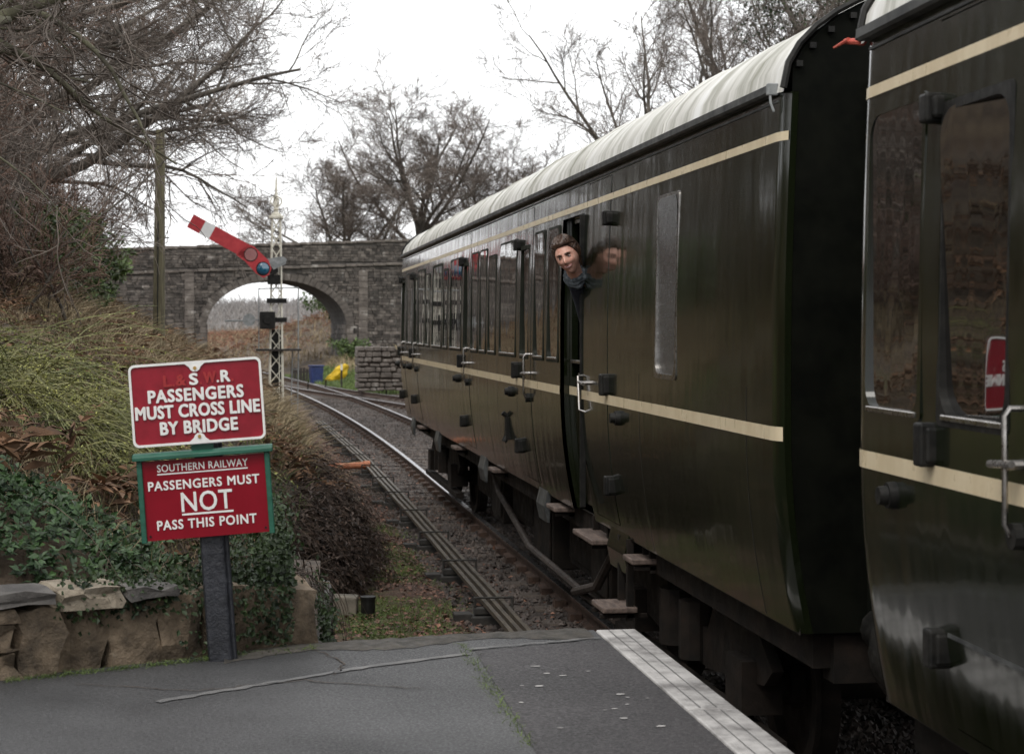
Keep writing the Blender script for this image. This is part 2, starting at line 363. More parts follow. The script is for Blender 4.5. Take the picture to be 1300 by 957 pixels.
ys = np.concatenate([np.linspace(-45, 2, 20), np.arange(2.5, 42, .2), np.arange(42.5, 110, .6), np.linspace(112, 300, 70), np.linspace(310, 700, 40)])
GX, GY = np.meshgrid(xs, ys); GZ = height(GX, GY)
nx, ny = len(xs), len(ys)
rngT = np.random.default_rng(3)
GZ = GZ + rngT.normal(size=GZ.shape) * np.where(np.abs(GX - 2) < 14, .012, .05)
V = np.stack([GX, GY, GZ], -1).reshape(-1, 3)
i = (np.arange(ny - 1) * nx)[:, None] + np.arange(nx - 1)[None, :]
me = mesh_np('ground', V, np.stack([i, i + 1, i + nx + 1, i + nx], -1).reshape(-1, 4), smooth=True)
ca = me.color_attributes.new('zone', 'FLOAT_COLOR', 'POINT')
x, y = V[:, 0], V[:, 1]
zr = np.clip(1.25 - np.minimum(np.abs(x - xmain(y)) / 1.9, np.abs(x - xsid(y)) / 1.9) * .75, 0, 1)
dt = toe(y) - x; er = x - (np.maximum(xmain(y), xsid(y)) + 2.4)
zg = np.clip(.55 * np.exp(-((x - 1.0) / .6) ** 2) * (y < 26) + .75 * _sm((er + .9) / .4) * (y > 66) * (y < 93) + .25 * (y > 100) * (er > 2) * (y < 180) + .2 * _sm((dt - .3) / .5) * (y > 22) * (y < 60), 0, 1)
zl = np.clip(.55 * np.exp(-((x - 1.45) / .8) ** 2) * (y < 60) + .35 * (er > 0) * (er < 2) * (y < 70) + .35 * (dt > 4), 0, 1)
ca.data.foreach_set('color', np.stack([zr, zg, zl, np.ones_like(zr)], -1).astype(np.float32).ravel())
tag(link('ground', me, TERR), kind='structure')

# ------------------------------------------------------------------ railway tracks
def gz(x, y): return float(height(x, y))
def track(name, label, fx, y0, y1, rails, sl_to):
    T = thing(name, label, 'railway track', (0, 0, 0), group='running lines'); T['kind'] = 'structure'
    Y = np.arange(y0, y1 + .01, 1.0); X = fx(Y)
    tx = np.gradient(X, Y); nrm = np.stack([np.ones_like(tx), -tx], -1); nrm /= np.linalg.norm(nrm, axis=1, keepdims=True)
    for s in rails:
        c = np.stack([X, Y], -1) + nrm * s * .7525
        def sweep(prof, m, par, nm):
            k = len(prof); mb = MB()
            for (px, py), nn in zip(c, nrm):
                for u, w in prof: mb.v.append((px + nn[0] * u, py + nn[1] * u, w))
            for a in range(len(c) - 1):
                for j in range(k): mb.f.append((a * k + j, a * k + (j + 1) % k, a * k + k + (j + 1) % k, a * k + k + j))
            mb.f.append(tuple(range(k))[::-1]); mb.f.append(tuple((len(c) - 1) * k + j for j in range(k)))
            return mb.build(nm, m, par, smooth=False)
        body = sweep([(-.066, -.145), (.066, -.145), (.066, -.13), (.012, -.112), (.010, -.05), (.034, -.034), (.034, -.006), (-.034, -.006), (-.034, -.034), (-.010, -.05), (-.012, -.112), (-.066, -.13)], RAILSIDE, T, 'rail')
        sweep([(-.033, -.012), (.033, -.012), (.031, 0), (-.031, 0)], RAILTOP, body, 'rail_head')
        ch = MB()
        for yy in np.arange(max(y0, 9), min(sl_to, y1), .76):
            xx = float(fx(yy)) + s * .7525
            for q in (-1, 1): ch.box(xx + q * .085 - .05, xx + q * .085 + .05, yy - .07, yy + .07, -.15, -.075)
        tag(ch.build('rail_chair', RAILSIDE, T), kind='stuff')
    sm = MB().box(-1.28, 1.28, -.125, .125, -.13, 0)
    o0 = sm.build('sleeper', SLEEPER, T, bevel=.012, seg=1)
    first = True
    for yy in np.arange(max(y0, 9), min(sl_to, y1), .76):
        o = o0 if first else o0.copy()
        if not first: COL.objects.link(o); o.parent = T
        first = False
        o.location = (float(fx(yy)), yy, -.140 + random.uniform(-.012, .006)); o.rotation_euler = (0, 0, random.uniform(-.012, .012) - math.atan(float(fx(yy) - fx(yy - 1))))
    return T
track('railway_track', 'rusty main running line curving left beneath the stone bridge', xmain, -14, 160, (-1, 1), 96)
track('railway_track', 'siding track that diverges behind the carriage from the main line', xsid, 40, 74.5, (-1, 1), 62)

# point rodding
rod = thing('point_rodding', 'long parallel signal rods on dark stools left of the rails', 'rodding run', (0, 0, 0))
RY = np.arange(9.0, 44.1, 1.0)
def rx(Y): return np.interp(Y, [9, 13.5, 22, 31, 40, 44], [2.02, 2.06, 2.06, 2.03, 1.86, 1.74])
for k, dx in enumerate((-.072, 0, .072)):
    mb = MB(); P = [(float(rx(yy)) + dx, yy, .035 + .004 * math.sin(yy * 2 + k)) for yy in RY]
    kk = len(P); b = 0
    for p in P:
        for u, w in ((-.018, -.018), (.018, -.018), (.018, .018), (-.018, .018)): mb.v.append((p[0] + u, p[1], p[2] + w))
    for a in range(kk - 1):
        for j in range(4): mb.f.append((a * 4 + j, a * 4 + (j + 1) % 4, a * 4 + 4 + (j + 1) % 4, a * 4 + 4 + j))
    mb.f.append((0, 1, 2, 3)); mb.build('rod', RODM, rod)
mb = MB(); mb.box(-.20, .20, -.11, .11, -.20, -.07); mb.box(-.17, .17, -.045, .045, -.06, -.005); mb.box(-.17, -.15, -.02, .02, -.01, .085); mb.box(.15, .17, -.02, .02, -.01, .085); mb.box(-.17, .17, -.012, .012, .068, .085)
mb.box(-.34, -.19, -.08, .08, -.2, -.045)
st0 = mb.build('rod_stool', STOOL, rod, bevel=.006, seg=1)
for n_, yy in enumerate(np.arange(12.6, 43, 2.45)):
    o = st0 if n_ == 0 else st0.copy()
    if n_: COL.objects.link(o); o.parent = rod
    o.location = (float(rx(yy)), yy, 0)

# ------------------------------------------------------------------ platform
PZ = .90
pl = thing('platform', 'grey asphalt platform end', 'platform'); pl['kind'] = 'structure'
del pl['category']; del pl['label']
def sheet(name, poly, z, m, par, nx_=1, thick=None):
    mb = MB(); mb.add([(a, b, z) for a, b in poly], [tuple(range(len(poly)))])
    return mb.build(name, m, par)
def front(x): return 8.28 + .45 * (x - .2)
PE = [(-3.2, -16), (1.66, -16), (1.66, 8.55), (1.05, 8.50), (.75, 8.42), (.35, 8.36), (.2, 8.28), (-3.2, 6.75)]
mb = MB(); nP = len(PE)
mb.prism([(a, b) for a, b in PE], -.3, PZ, axis='z'); mb.build('platform_body', ASPH, pl)
# darker relaid patch, seam, edge crust
sheet('asphalt_patch', [(.93, 3.0), (1.655, 3.0), (1.655, 8.26), (1.02, 8.06)], PZ + .004, ASPH2, pl)
mb = MB()
def strip(mb, pts, w, z, jit=.0, seed=1):
    rr = random.Random(seed); n = len(pts)
    for i_, (a, b) in enumerate(pts):
        p0 = pts[max(i_ - 1, 0)]; p1 = pts[min(i_ + 1, n - 1)]; dx, dy = p1[0] - p0[0], p1[1] - p0[1]; l = math.hypot(dx, dy)
        wa = w + rr.uniform(-jit, jit); wb = w + rr.uniform(-jit, jit)
        mb.v += [(a - dy / l * wa, b + dx / l * wa, z), (a + dy / l * wb, b - dx / l * wb, z)]
    b0 = len(mb.v) - 2 * n
    for i_ in range(n - 1): mb.f.append((b0 + 2 * i_, b0 + 2 * i_ + 1, b0 + 2 * i_ + 3, b0 + 2 * i_ + 2))
def lerp2(a, b, n): return [(a[0] + (b[0] - a[0]) * t / n, a[1] + (b[1] - a[1]) * t / n) for t in range(n + 1)]
strip(mb, lerp2((-.35, 7.15), (.55, 7.78), 22) + lerp2((.60, 7.80), (.98, 8.0), 10), .022, PZ + .004, .010)
mb.build('asphalt_seam', ASPHL, pl)
rp2 = random.Random(12); mb = MB()
for q in range(16):
    x_, y_, r_ = rp2.uniform(1.05, 1.6), rp2.uniform(6.3, 8.0), rp2.uniform(.006, .020); b0 = len(mb.v)
    for j in range(7): mb.v.append((x_ + r_ * 1.6 * rp2.uniform(.5, 1) * math.cos(j * .9), y_ + r_ * rp2.uniform(.5, 1) * math.sin(j * .9), PZ + .0075))
    mb.f.append(tuple(range(b0, b0 + 7)))
mb.build('paint_fleck', WHITEP, pl)
def crack(pts, seed, nm='crack'):
    r2 = random.Random(seed); P_ = [pts[0]]
    for a, b in zip(pts[:-1], pts[1:]):
        for t in range(1, 13): P_.append((a[0] + (b[0] - a[0]) * t / 12 + r2.gauss(0, .010), a[1] + (b[1] - a[1]) * t / 12 + r2.gauss(0, .010)))
    m_ = MB(); strip(m_, P_, .0035, PZ + .004, .0025, seed); m_.build(nm, MORTAR, pl)
crack([(-.7, 7.55), (-.2, 7.35), (.25, 7.5), (.7, 7.25)], 3); crack([(.3, 8.2), (.42, 7.85), (.36, 7.6)], 4)
mb = MB(); strip(mb, lerp2((1.0, 8.09), (1.64, 8.30), 24), .012, PZ + .008, .010, 5); mb.build('worn_line', ASPHL, pl)
# raised ragged crust at the platform lip
mb = MB(); n = 36
for i_ in range(n + 1):
    t = i_ / n; xx = -.1 + 1.72 * t; y1 = np.interp(xx, [-.1, .2, .35, .75, 1.05, 1.66], [8.14, 8.28, 8.36, 8.42, 8.50, 8.56]); ya = y1 - .17 - .05 * random.random() + .05 * math.sin(xx * 7)
    h = .006 + .012 * random.random()
    mb.v += [(xx, ya, PZ + .002), (xx, (ya + y1) / 2, PZ + h), (xx, y1 + .01, PZ + h * .6), (xx, y1 + .05 + .05 * random.random(), PZ - .16)]
for i_ in range(n):
    for j in range(3): mb.f.append((4 * i_ + j, 4 * i_ + 4 + j, 4 * i_ + 5 + j, 4 * i_ + 1 + j))
mb.build('broken_lip', LIPM, pl, smooth=True)
# white edge slabs with grooves
y = 8.52; sk = 0
while y > -16:
    L_ = 1.83; y0 = y - L_ + .008
    mb = MB(); mb.box(1.664, 1.86, y0, y, PZ - .09, PZ + .006)
    o = mb.build('edge_slab', WHITEP, pl, bevel=.008)
    for q in (1.72, 1.785):
        g = MB(); strip(g, lerp2((q, y0 + .02), (q + .002, y - .02), 12), .0022, PZ + .0085, .0015, int(y * 100)); g.build('slab_groove', ASPHL, o)
    y -= L_
mb = MB().box(1.45, 1.70, -16, 8.50, -.3, PZ - .092); mb.build('platform_wall', CONC, pl)

# ------------------------------------------------------------------ low retaining wall of separate stones beside the platform
wall = thing('retaining_wall', 'low weathered stone retaining wall along the platform behind the sign', 'wall', (.2, 8.28, PZ))
ux, uy = Vector((-1, -.45)).normalized()          # along the wall to the left
def stone(s0, s1, z0, z1, d0, d1, seed, m=STONE, rough=.02, par=wall, nm='stone'):
    rr = random.Random(seed); bm = bmesh.new(); bmesh.ops.create_cube(bm, size=1)
    bmesh.ops.subdivide_edges(bm, edges=bm.edges, cuts=2, use_grid_fill=True)
    for v in bm.verts:
        c = Vector(v.co); f = .5
        k = sum(abs(abs(q) - .5) < .01 for q in c)
        sh = {3: .955, 2: .985, 1: 1.0}.get(k, 1)
        s = (s0 + s1) / 2 + c.x * (s1 - s0) * sh + rr.gauss(0, rough); d = (d0 + d1) / 2 + c.y * (d1 - d0) * sh + rr.gauss(0, rough); z = (z0 + z1) / 2 + c.z * (z1 - z0) * sh + rr.gauss(0, rough * .8)
        v.co = (ux * s + uy * d, uy * s - ux * d, z)      # +d goes behind the wall face
    bm.normal_update(); bmesh.ops.recalc_face_normals(bm, faces=bm.faces)
    me = bpy.data.meshes.new(nm); bm.to_mesh(me); bm.free(); me.polygons.foreach_set('use_smooth', np.full(len(me.polygons), True)); me.set_sharp_from_angle(angle=R(28))
    return link(nm, me, m, par)
sd_ = 10
for (a, b, z0, z1, d0, m) in [
    (-.16, .17, -.04, .27, .04, STONE), (.18, .42, -.04, .30, .02, STONE), (.43, .63, -.04, .285, .01, STONE),
    (.64, .86, -.04, .265, .00, STONE), (.875, 1.09, -.05, .25, .02, STONE),
    (1.105, 1.27, -.05, .285, -.03, STONE), (1.28, 1.42, -.05, .10, -.04, STONE), (1.28, 1.43, .11, .228, -.05, STONE), (1.28, 1.45, .235, .29, -.04, STONE),
    (1.44, 1.66, -.05, .15, -.05, STONEL), (1.46, 1.75, .155, .33, -.03, STONE), (1.67, 1.95, -.05, .14, -.04, STONE), (1.76, 2.05, .15, .34, -.02, STONE),
    (1.96, 2.3, -.05, .15, -.03, STONE), (2.06, 2.4, .16, .34, -.02, STONEL), (2.31, 2.65, -.05, .16, -.03, STONE), (2.41, 2.8, .17, .35, -.03, STONE), (2.66, 3.05, -.05, .16, -.02, STONE), (2.82, 3.2, .17, .36, -.03, STONE), (3.06, 3.75, -.05, .36, -.02, STONE), (3.22, 3.75, .365, .5, -.02, STONE)]:
    stone(a, b, z0, z1, d0, d0 + .26, sd_, m, .010 if z1 > .37 else .016); sd_ += 1
for (a, b, z0, z1, m, t) in [(.56, .80, .295, .335, STONED, .008), (.81, 1.09, .262, .355, STONEL, .012), (1.12, 1.50, .295, .355, STONED, .008), (1.52, 1.9, .345, .42, STONED, .01), (1.92, 2.5, .35, .42, STONED, .012), (2.52, 3.1, .36, .43, STONED, .012)]:
    stone(a, b, z0, z1, -.06, .27, sd_, m, t); sd_ += 1
# return of the wall along the cess (faces the line) and core
mb = MB()
mb.prism([(.0, .08), (.13, .32), (.26, 3.2), (.05, 3.3), (-.15, .40), (-3.5, -1.1), (-3.5, -1.49)], -1.05, -.02, axis='z')
mb.build('wall_core', MORTAR, wall)
for q in range(7):
    for c_ in range(2):
        y0 = .12 + q * .44 + .1 * (c_ % 2); z0 = -1.05 + c_ * .52 - .02 * q
        rr = random.Random(q * 7 + c_); mb = MB().box(.13 + .03 * q / 7 - .2, .16 + .028 * q, y0, y0 + .42, z0, z0 + .50)
        mb.build('stone', STONED, wall, bevel=.03, smooth=True)  # return laid in darker stone than the face, its shade put into colour

# pier stone, concrete kerb and bits beside the line
t = thing('stone_pier', 'square brown stone pier with mossy cap beside the overgrown mound', 'stone pier', (1.10, 20.9, -.62), (0, 0, .25))
mb = MB().box(-.15, .15, -.15, .15, 0, .62); mb.build('pier_shaft', STONE, t, bevel=.02)
mb = MB().box(-.13, .13, -.13, .13, .60, .93); mb.build('pier_block', STONE, t, bevel=.03)
mb = MB().box(-.17, .17, -.16, .16, .93, 1.0); mb.build('cap', CONC, t, bevel=.02)
t = tag(MB().box(-.30, .30, -.10, .10, 0, .17).build('concrete_block', CONC, None, bevel=.015, loc=(.62, 15.2, -.06), rot=(0, .03, -.15)), 'short mossy concrete kerb block lying beyond the platform end', 'concrete block')
mb = MB(); mb.tube([(0, 0, 0), (0, 0, .19)], .06, 14); mb.tube([(0, 0, .19), (0, 0, .21)], .066, 14)
tag(mb.build('pipe_stub', DARKMET, None, loc=(1.0, 15.05, -.10), smooth=True), 'short black upright pipe stub beside the concrete block', 'pipe')
mb = MB(); prof = [(.055, 0), (.055, .62), (.07, .62), (.07, .72), (.05, .72), (.05, .1)]
mb.lathe(prof, (0, 0, 0), 14); tag(mb.build('clay_pipe', TERRA, None, loc=(1.30, 29.8, .04), rot=(0, R(88), R(8)), smooth=True), 'orange clay pipe lying on the ground beside the rodding', 'pipe')

# ------------------------------------------------------------------ stone bridge
BC = Vector((1.55, 95, 0)); BA = R(6.0)
br = thing('stone_bridge', 'old grey stone arch bridge carrying a road over the line', 'bridge', BC, (0, 0, BA))
HS, SP_, CR = 3.66, 2.35, 4.78
def arch_z(x): return SP_ + (CR - SP_) * math.sqrt(max(0, 1 - (x / HS) ** 2))
def par_top(x): return 6.72 + .042 * x
BX0, BX1, BT = -26, 34, 5.2
bxs = [BX0] + [-HS + .0] + [HS * math.sin(R(a)) for a in range(-84, 85, 6)] + [HS, BX1]
mb = MB()
# front and rear faces around the arch, spandrel columns
for yy in (0.0, BT):
    for a, b in zip(bxs[:-1], bxs[1:]):
        if a == BX0 or b == BX1: za = zb = -1.5
        else: za, zb = arch_z(a), arch_z(b)
        mb.add([(a, yy, za), (b, yy, zb), (b, yy, par_top(b) - 1.22), (a, yy, par_top(a) - 1.22)], [(0, 1, 2, 3)])
for a, b in zip(bxs[1:-2], bxs[2:-1]): mb.add([(a, 0, arch_z(a)), (b, 0, arch_z(b)), (b, BT, arch_z(b)), (a, BT, arch_z(a))], [(0, 1, 2, 3)])
for q in (-HS, HS): mb.add([(q, 0, -1.5), (q, BT, -1.5), (q, BT, SP_), (q, 0, SP_)], [(0, 1, 2, 3)])
mb.add([(BX0, 0, par_top(BX0) - 1.22), (BX1, 0, par_top(BX1) - 1.22), (BX1, BT, par_top(BX1) - 1.22), (BX0, BT, par_top(BX0) - 1.22)], [(0, 1, 2, 3)])
mb.build('bridge_body', BMORT, br)
for yy, yb in ((-.02, .38), (BT - .38, BT + .02)):
    MB().add([(BX0, yy, par_top(BX0) - 1.22), (BX1, yy, par_top(BX1) - 1.22), (BX1, yy, par_top(BX1) - .14), (BX0, yy, par_top(BX0) - .14), (BX0, yb, par_top(BX0) - 1.22), (BX1, yb, par_top(BX1) - 1.22), (BX1, yb, par_top(BX1) - .14), (BX0, yb, par_top(BX0) - .14)], [(0, 1, 2, 3), (4, 5, 6, 7), (3, 2, 6, 7)]).build('parapet', BMORT, br)
# rubble facing: real blocks proud of the mortar, joined
rr = random.Random(4); fac = MB()
def block(x0, x1, z0, z1, y0, y1, axis='y', ins=.012):
    j = lambda: rr.uniform(-.018, .018)
    F = [(x0 + ins + j(), z0 + ins + j()), (x1 - ins + j(), z0 + ins + j()), (x1 - ins + j(), z1 - ins + j()), (x0 + ins + j(), z1 - ins + j())]
    if axis == 'y': V = [(a, y0, b) for a, b in F] + [(a, y1, b) for a, b in F]
    else: V = [(y0, a, b) for a, b in F] + [(y1, a, b) for a, b in F]
    fac.add(V, [(0, 1, 2, 3), (0, 4, 5, 1), (1, 5, 6, 2), (2, 6, 7, 3), (3, 7, 4, 0)])
z = -.6
while z < 7.4:
    h = rr.uniform(.10, .19); x = BX0 + 13
    while x < 17:
        w = rr.uniform(.14, .46); xm_ = x + w / 2; zt = par_top(xm_) - .15
        ok = z + h < zt
        sc = par_top(xm_) - 1.22
        if z < sc + .02 and z + h > sc - .16: ok = False
        if abs(xm_) < HS + .5 and z < arch_z(min(abs(xm_), HS - .01)) + .42 and abs(xm_) < HS + .30: ok = False
        if ok: block(x, x + w, z, z + h, -.045 - rr.random() * .05 - (.02 if z > sc else 0), 0)
        x += w
    z += h
for zz in np.arange(-.4, SP_, .26):
    yv = 0.05
    while yv < BT - .3:
        w = rr.uniform(.3, .7)
        block(yv, yv + w, zz, zz + .26, HS - .05, HS + .01, axis='x'); block(yv, yv + w, zz, zz + .26, -HS + .05, -HS - .01, axis='x'); yv += w
tag(fac.build('masonry_blocks', BSTONE, br), kind='stuff')
# voussoirs, quoins, copings, string course as single stones
nv = 34
for q in range(nv):
    a0, a1 = math.pi * q / nv, math.pi * (q + 1) / nv; g = .004
    def P(a, k): return (-(HS + k) * math.cos(a), SP_ + (CR - SP_ + k) * math.sin(a))
    k1 = .40 + rr.uniform(-.04, .05)
    poly = [P(a0 + g, .01), P(a1 - g, .01), P(a1 - g, k1), P(a0 + g, k1)]
    MB().prism(poly, -.07 - rr.random() * .03, .3).build('arch_stone', BSTONE, br)
for s in (-1, 1):
    z = -.5; q = 0
    while z < SP_ - .02:
        h = min(rr.uniform(.26, .36), SP_ - z); w = .55 if q % 2 else .36
        x0, x1 = sorted((s * (HS + .01) if s > 0 else -(HS + .01), s * (HS + w)))
        MB().box(x0, x1, -.09, .2, z + .008, z + h - .008).build('quoin_stone', BSTONE, br, bevel=.015, seg=1); z += h; q += 1
    z = -.6
    while z < 5.3:                                   # pilaster strips
        h = rr.uniform(.28, .4); x0 = s * 4.55
        MB().box(x0 - .24, x0 + .24, -.125, -.02, z + .008, z + h - .008).build('pilaster_stone', BSTONE, br, bevel=.015, seg=1); z += h
x = BX0 + 12
while x < 18:
    w = rr.uniform(.55, .95); xm_ = x + w / 2
    mb = MB().box(x + .008, x + w - .008, -.14, .46, par_top(xm_) - .145, par_top(xm_) + rr.uniform(-.015, .03)); mb.build('coping_stone', BSTONE, br, bevel=.025, seg=1)
    MB().box(x + .006, x + w - .006, -.16, .05, par_top(xm_) - 1.37, par_top(xm_) - 1.22).build('string_stone', BSTONE, br, bevel=.02, seg=1)
    x += w

# ------------------------------------------------------------------ low ruined wall, bins, fence, posts by the bridge
def prand(q): return random.Random(q)
lw = thing('rubble_wall', 'low dark rubble stone wall end beside the line near the bridge', 'wall', (3.95, 65, .1), (0, 0, R(4)))
MB().box(.05, 5.95, .05, .55, 0, 1.42).build('wall_core', MORTAR, lw)
rw = random.Random(8); z = -.1; cnt = 0
while z < 1.5:
    h = rw.uniform(.13, .22); x = 0
    while x < 6:
        w = rw.uniform(.18, .44); h_ = h * rw.uniform(.8, 1.0)
        if z + h < 1.60 + .07 * math.sin(x * 3):
            mb = MB().box(x + .01, x + w - .01, -.05 - rw.random() * .05, .3 if z + h < 1.3 else .6, z + .01, z + h_ - .008, Matrix.Rotation(rw.uniform(-.03, .03), 4, 'Y')); mb.build('stone', BSTONE, lw, bevel=.035, seg=1)
        x += w
    z += h
for j, zz in enumerate(np.arange(0, 1.4, .28)):
    for k_ in range(2): MB().box(-.04, .1, k_ * .3, k_ * .3 + .28, zz + .01, zz + .27).build('stone', BSTONE, lw, bevel=.03, seg=1)
bb = thing('storage_tub', 'dark blue plastic tub standing on the grass near the bridge', 'tub', (3.02, 80, gz(3.1, 80) - .02), (0, 0, .2))
MB().prism([(-.24, 0), (.24, 0), (.28, .74), (-.28, .74)], -.25, .25).build('tub', BLUEB, bb, bevel=.03)
MB().box(-.31, .31, -.28, .28, .75, .82).build('rim', BLUEB, bb, bevel=.02)
yb = thing('plastic_cover', 'crumpled bright yellow plastic cover heaped beside the blue tub', 'plastic cover', (3.95, 80.4, gz(3.9, 80.4) - .03))
bm = bmesh.new(); bmesh.ops.create_icosphere(bm, subdivisions=3, radius=1); rr = random.Random(3)
from mathutils import noise as mn
for v in bm.verts:
    k = 1 + .35 * mn.noise(v.co * 1.6 + Vector((3, 1, 7))) + .18 * mn.noise(v.co * 4)
    v.co = Vector((v.co.x * .48 * k + .20 * max(v.co.z, 0), v.co.y * .4 * k, max(0, .36 + v.co.z * .44 * k + .30 * v.co.x * .7)))
me = bpy.data.meshes.new('cover'); bm.to_mesh(me); bm.free(); link('cover', me, YELL, yb)
df = thing('board_fence', 'low dark vertical board fence behind the grass by the arch', 'fence', (1.95, 82.5, gz(2.2, 82.5)), (0, 0, R(2)))
for q in range(9):
    MB().box(q * .135 + .01, q * .135 + .125, -.02, .02, -.1, .62 + rr.uniform(-.05, .05)).build('board', DARKW, df)
MB().box(0, 1.25, .022, .07, .40, .48).build('fence_rail', DARKW, df)
for q, (px_, yy, h_, lab) in enumerate([(5.05, 66, .55, 'thin rusty marker stake in front of the rubble wall'), (3.0, 70, .45, 'short rusty marker stake at the foot of the grass patch'), (2.35, 71, .4, 'shortest rusty marker stake left of the grass patch')]):
    tag(MB().tube([(0, 0, -.1), (.02, 0, h_)], .03, 6).build('marker_stake', GRIME, None, loc=(px_, yy, gz(px_, yy))), lab, 'stake', 'rusty marker stakes')
wp = thing('marker_post', 'thin dark post with white top on the grass near the bridge', 'post', (3.75, 72.5, gz(3.75, 72.5)))
MB().box(-.035, .035, -.03, .03, -.1, .75).build('shaft', DARKW, wp); MB().box(-.042, .042, -.037, .037, .75, 1.0).build('white_top', SIGCREAM, wp)

# ------------------------------------------------------------------ bare trees
def grow(seed, starts, lv, bias=(0, 0, 0)):
    """starts: list of (p, d, L, r); lv: per level dict(n, wob, up, kids, ang, ratio, t0, tip)"""
    rng = np.random.default_rng(seed)
    P = np.array([s[0] for s in starts], float); D = unit(np.array([s[1] for s in starts], float))
    L_ = np.array([s[2] for s in starts], float); r0 = np.array([s[3] for s in starts], float)
    out = []; bias = np.array(bias, float)
    for li, q in enumerate(lv):
        m = len(P); n = q['n']; pts = np.zeros((m, n + 1, 3)); dirs = np.zeros((m, n + 1, 3)); pts[:, 0] = P; d = D.copy(); dirs[:, 0] = d
        cur = rng.normal(size=(m, 3)) * q.get('curl', 0)
        for k in range(n):
            d = unit(d + rng.normal(size=(m, 3)) * q['wob'] + cur + np.array([0, 0, q['up']]) + bias * q.get('b', 0))
            pts[:, k + 1] = pts[:, k] + d * (L_ / n)[:, None]; dirs[:, k + 1] = d
        tt = np.linspace(0, 1, n + 1)
        rad = np.maximum(r0[:, None] * (1 - tt * (1 - q['tip']))[None, :], q.get('min', .004))
        out.append((pts, rad))
        kk = q.get('kids', 0)
        if not kk: break
        nxt = lv[li + 1]
        t = (q['t0'] + (1 - q['t0']) * (np.arange(kk)[None, :] + rng.random((m, kk))) / kk)
        t = np.clip(t, 0, .999); fi = t * n; i0 = fi.astype(int); fr = (fi - i0)[..., None]
        ar = np.arange(m)[:, None]
        C = pts[ar, i0] * (1 - fr) + pts[ar, i0 + 1] * fr; DD = dirs[ar, i0 + 1]
        rr_ = rad[ar, i0]
        ang = np.radians(q['ang']) * (1 + .35 * rng.normal(size=(m, kk, 1)))
        az = rng.random((m, kk, 1)) * 2 * np.pi + np.arange(kk)[None, :, None] * 2.4
        a1 = unit(np.cross(DD, np.array([.13, .27, .95]) + .01)); a2 = np.cross(DD, a1)
        nd = DD * np.cos(ang) + (a1 * np.cos(az) + a2 * np.sin(az)) * np.sin(ang)
        ln = L_[:, None] * q['ratio'] * (1 - q.get('dec', .35) * t) * (.65 + .7 * rng.random((m, kk)))
        P = C.reshape(-1, 3); D = nd.reshape(-1, 3); L_ = ln.ravel(); r0 = (rr_ * q.get('rr', .55)).ravel()
    return out
def tree_meshes(name, seed, starts, lv, wood=2, ks=(9, 7, 5, 4), bias=(0, 0, 0)):
    lvls = grow(seed, starts, lv, bias)
    tr = cat([tubes(p, r, ks[min(i_, len(ks) - 1)]) for i_, (p, r) in enumerate(lvls[:wood])])
    rb = np.random.default_rng(seed + 1)
    cr = cat([tubes(p, r, 3) for p, r in lvls[wood:-1]] + [ribbons(lvls[-1][0], lvls[-1][1], rb)])
    return mesh_np('trunk', *tr, smooth=True), mesh_np('crown', *cr), lvls
def oak(h=11, r=.32, spread=1.0, tw=.010, kids=(11, 9, 7, 5, 3)):
    return [dict(n=10, wob=.07, up=.05, kids=kids[0], ang=50, ratio=.62 * spread, t0=.22, tip=.22, rr=.55, dec=.4),
            dict(n=9, wob=.11, up=.04, kids=kids[1], ang=40, ratio=.52, t0=.15, tip=.22, rr=.55, dec=.3),
            dict(n=8, wob=.13, up=.03, kids=kids[2], ang=37, ratio=.56, t0=.1, tip=.3, rr=.6, min=tw, dec=.3),
            dict(n=5, wob=.14, up=.02, kids=kids[3], ang=34, ratio=.62, t0=.1, tip=.5, rr=.7, min=tw * .9, dec=.2),
            dict(n=3, wob=.14, up=.015, ang=32, ratio=.6, t0=.1, tip=.5, rr=.8, min=tw * .75)]
TPL = {}
def template(key, seed, h, r, spread=1., tw=.012, kids=(9, 7, 6, 4, 3), bark=None, twig=None, ivy=0, starts=None, bias=(0, 0, 0), up=None, wood=2):
    lv = oak(h, r, spread, tw, kids)
    if up is not None:
        for q, u in zip(lv, up): q['up'] = u
    t_, c_, lvls = tree_meshes(key, seed, starts or [((0, 0, -.4), (0, 0, 1), h * .8, r)], lv, bias=bias, wood=wood)
    t_.materials.append(bark or BARK); c_.materials.append(twig or TWIG)
    iv = None
    if ivy:
        rng = np.random.default_rng(seed + 5); pp = np.concatenate([lvls[0][0].reshape(-1, 3), lvls[1][0][:, :4].reshape(-1, 3)])
        C = pp[rng.integers(0, len(pp), ivy)] + rng.normal(size=(ivy, 3)) * np.array([.38, .38, .5])
        iv = mesh_np('ivy', *leaves(C, rng.normal(size=(ivy, 3)), rng.normal(size=(ivy, 3)), rng.uniform(.07, .13, ivy), rng.uniform(.025, .045, ivy))); iv.materials.append(IVY)
    TPL[key] = (t_, c_, iv)
def plant_tree(key, loc, rz, sc, label, group=None, name='bare_tree', cat_='tree', rx_=0, ry_=0):
    o = thing(name, label, cat_, loc, (rx_, ry_, rz), group or {'tree': 'bare trees around the line', 'shrub': 'bare thickets on the left bank'}.get(cat_)); o.scale = (sc, sc, sc) if not hasattr(sc, '__len__') else sc
    t_, c_, iv = TPL[key]; link('trunk', t_, None, o); link('crown', c_, None, o)
    if iv: link('ivy', iv, None, o)
    return o

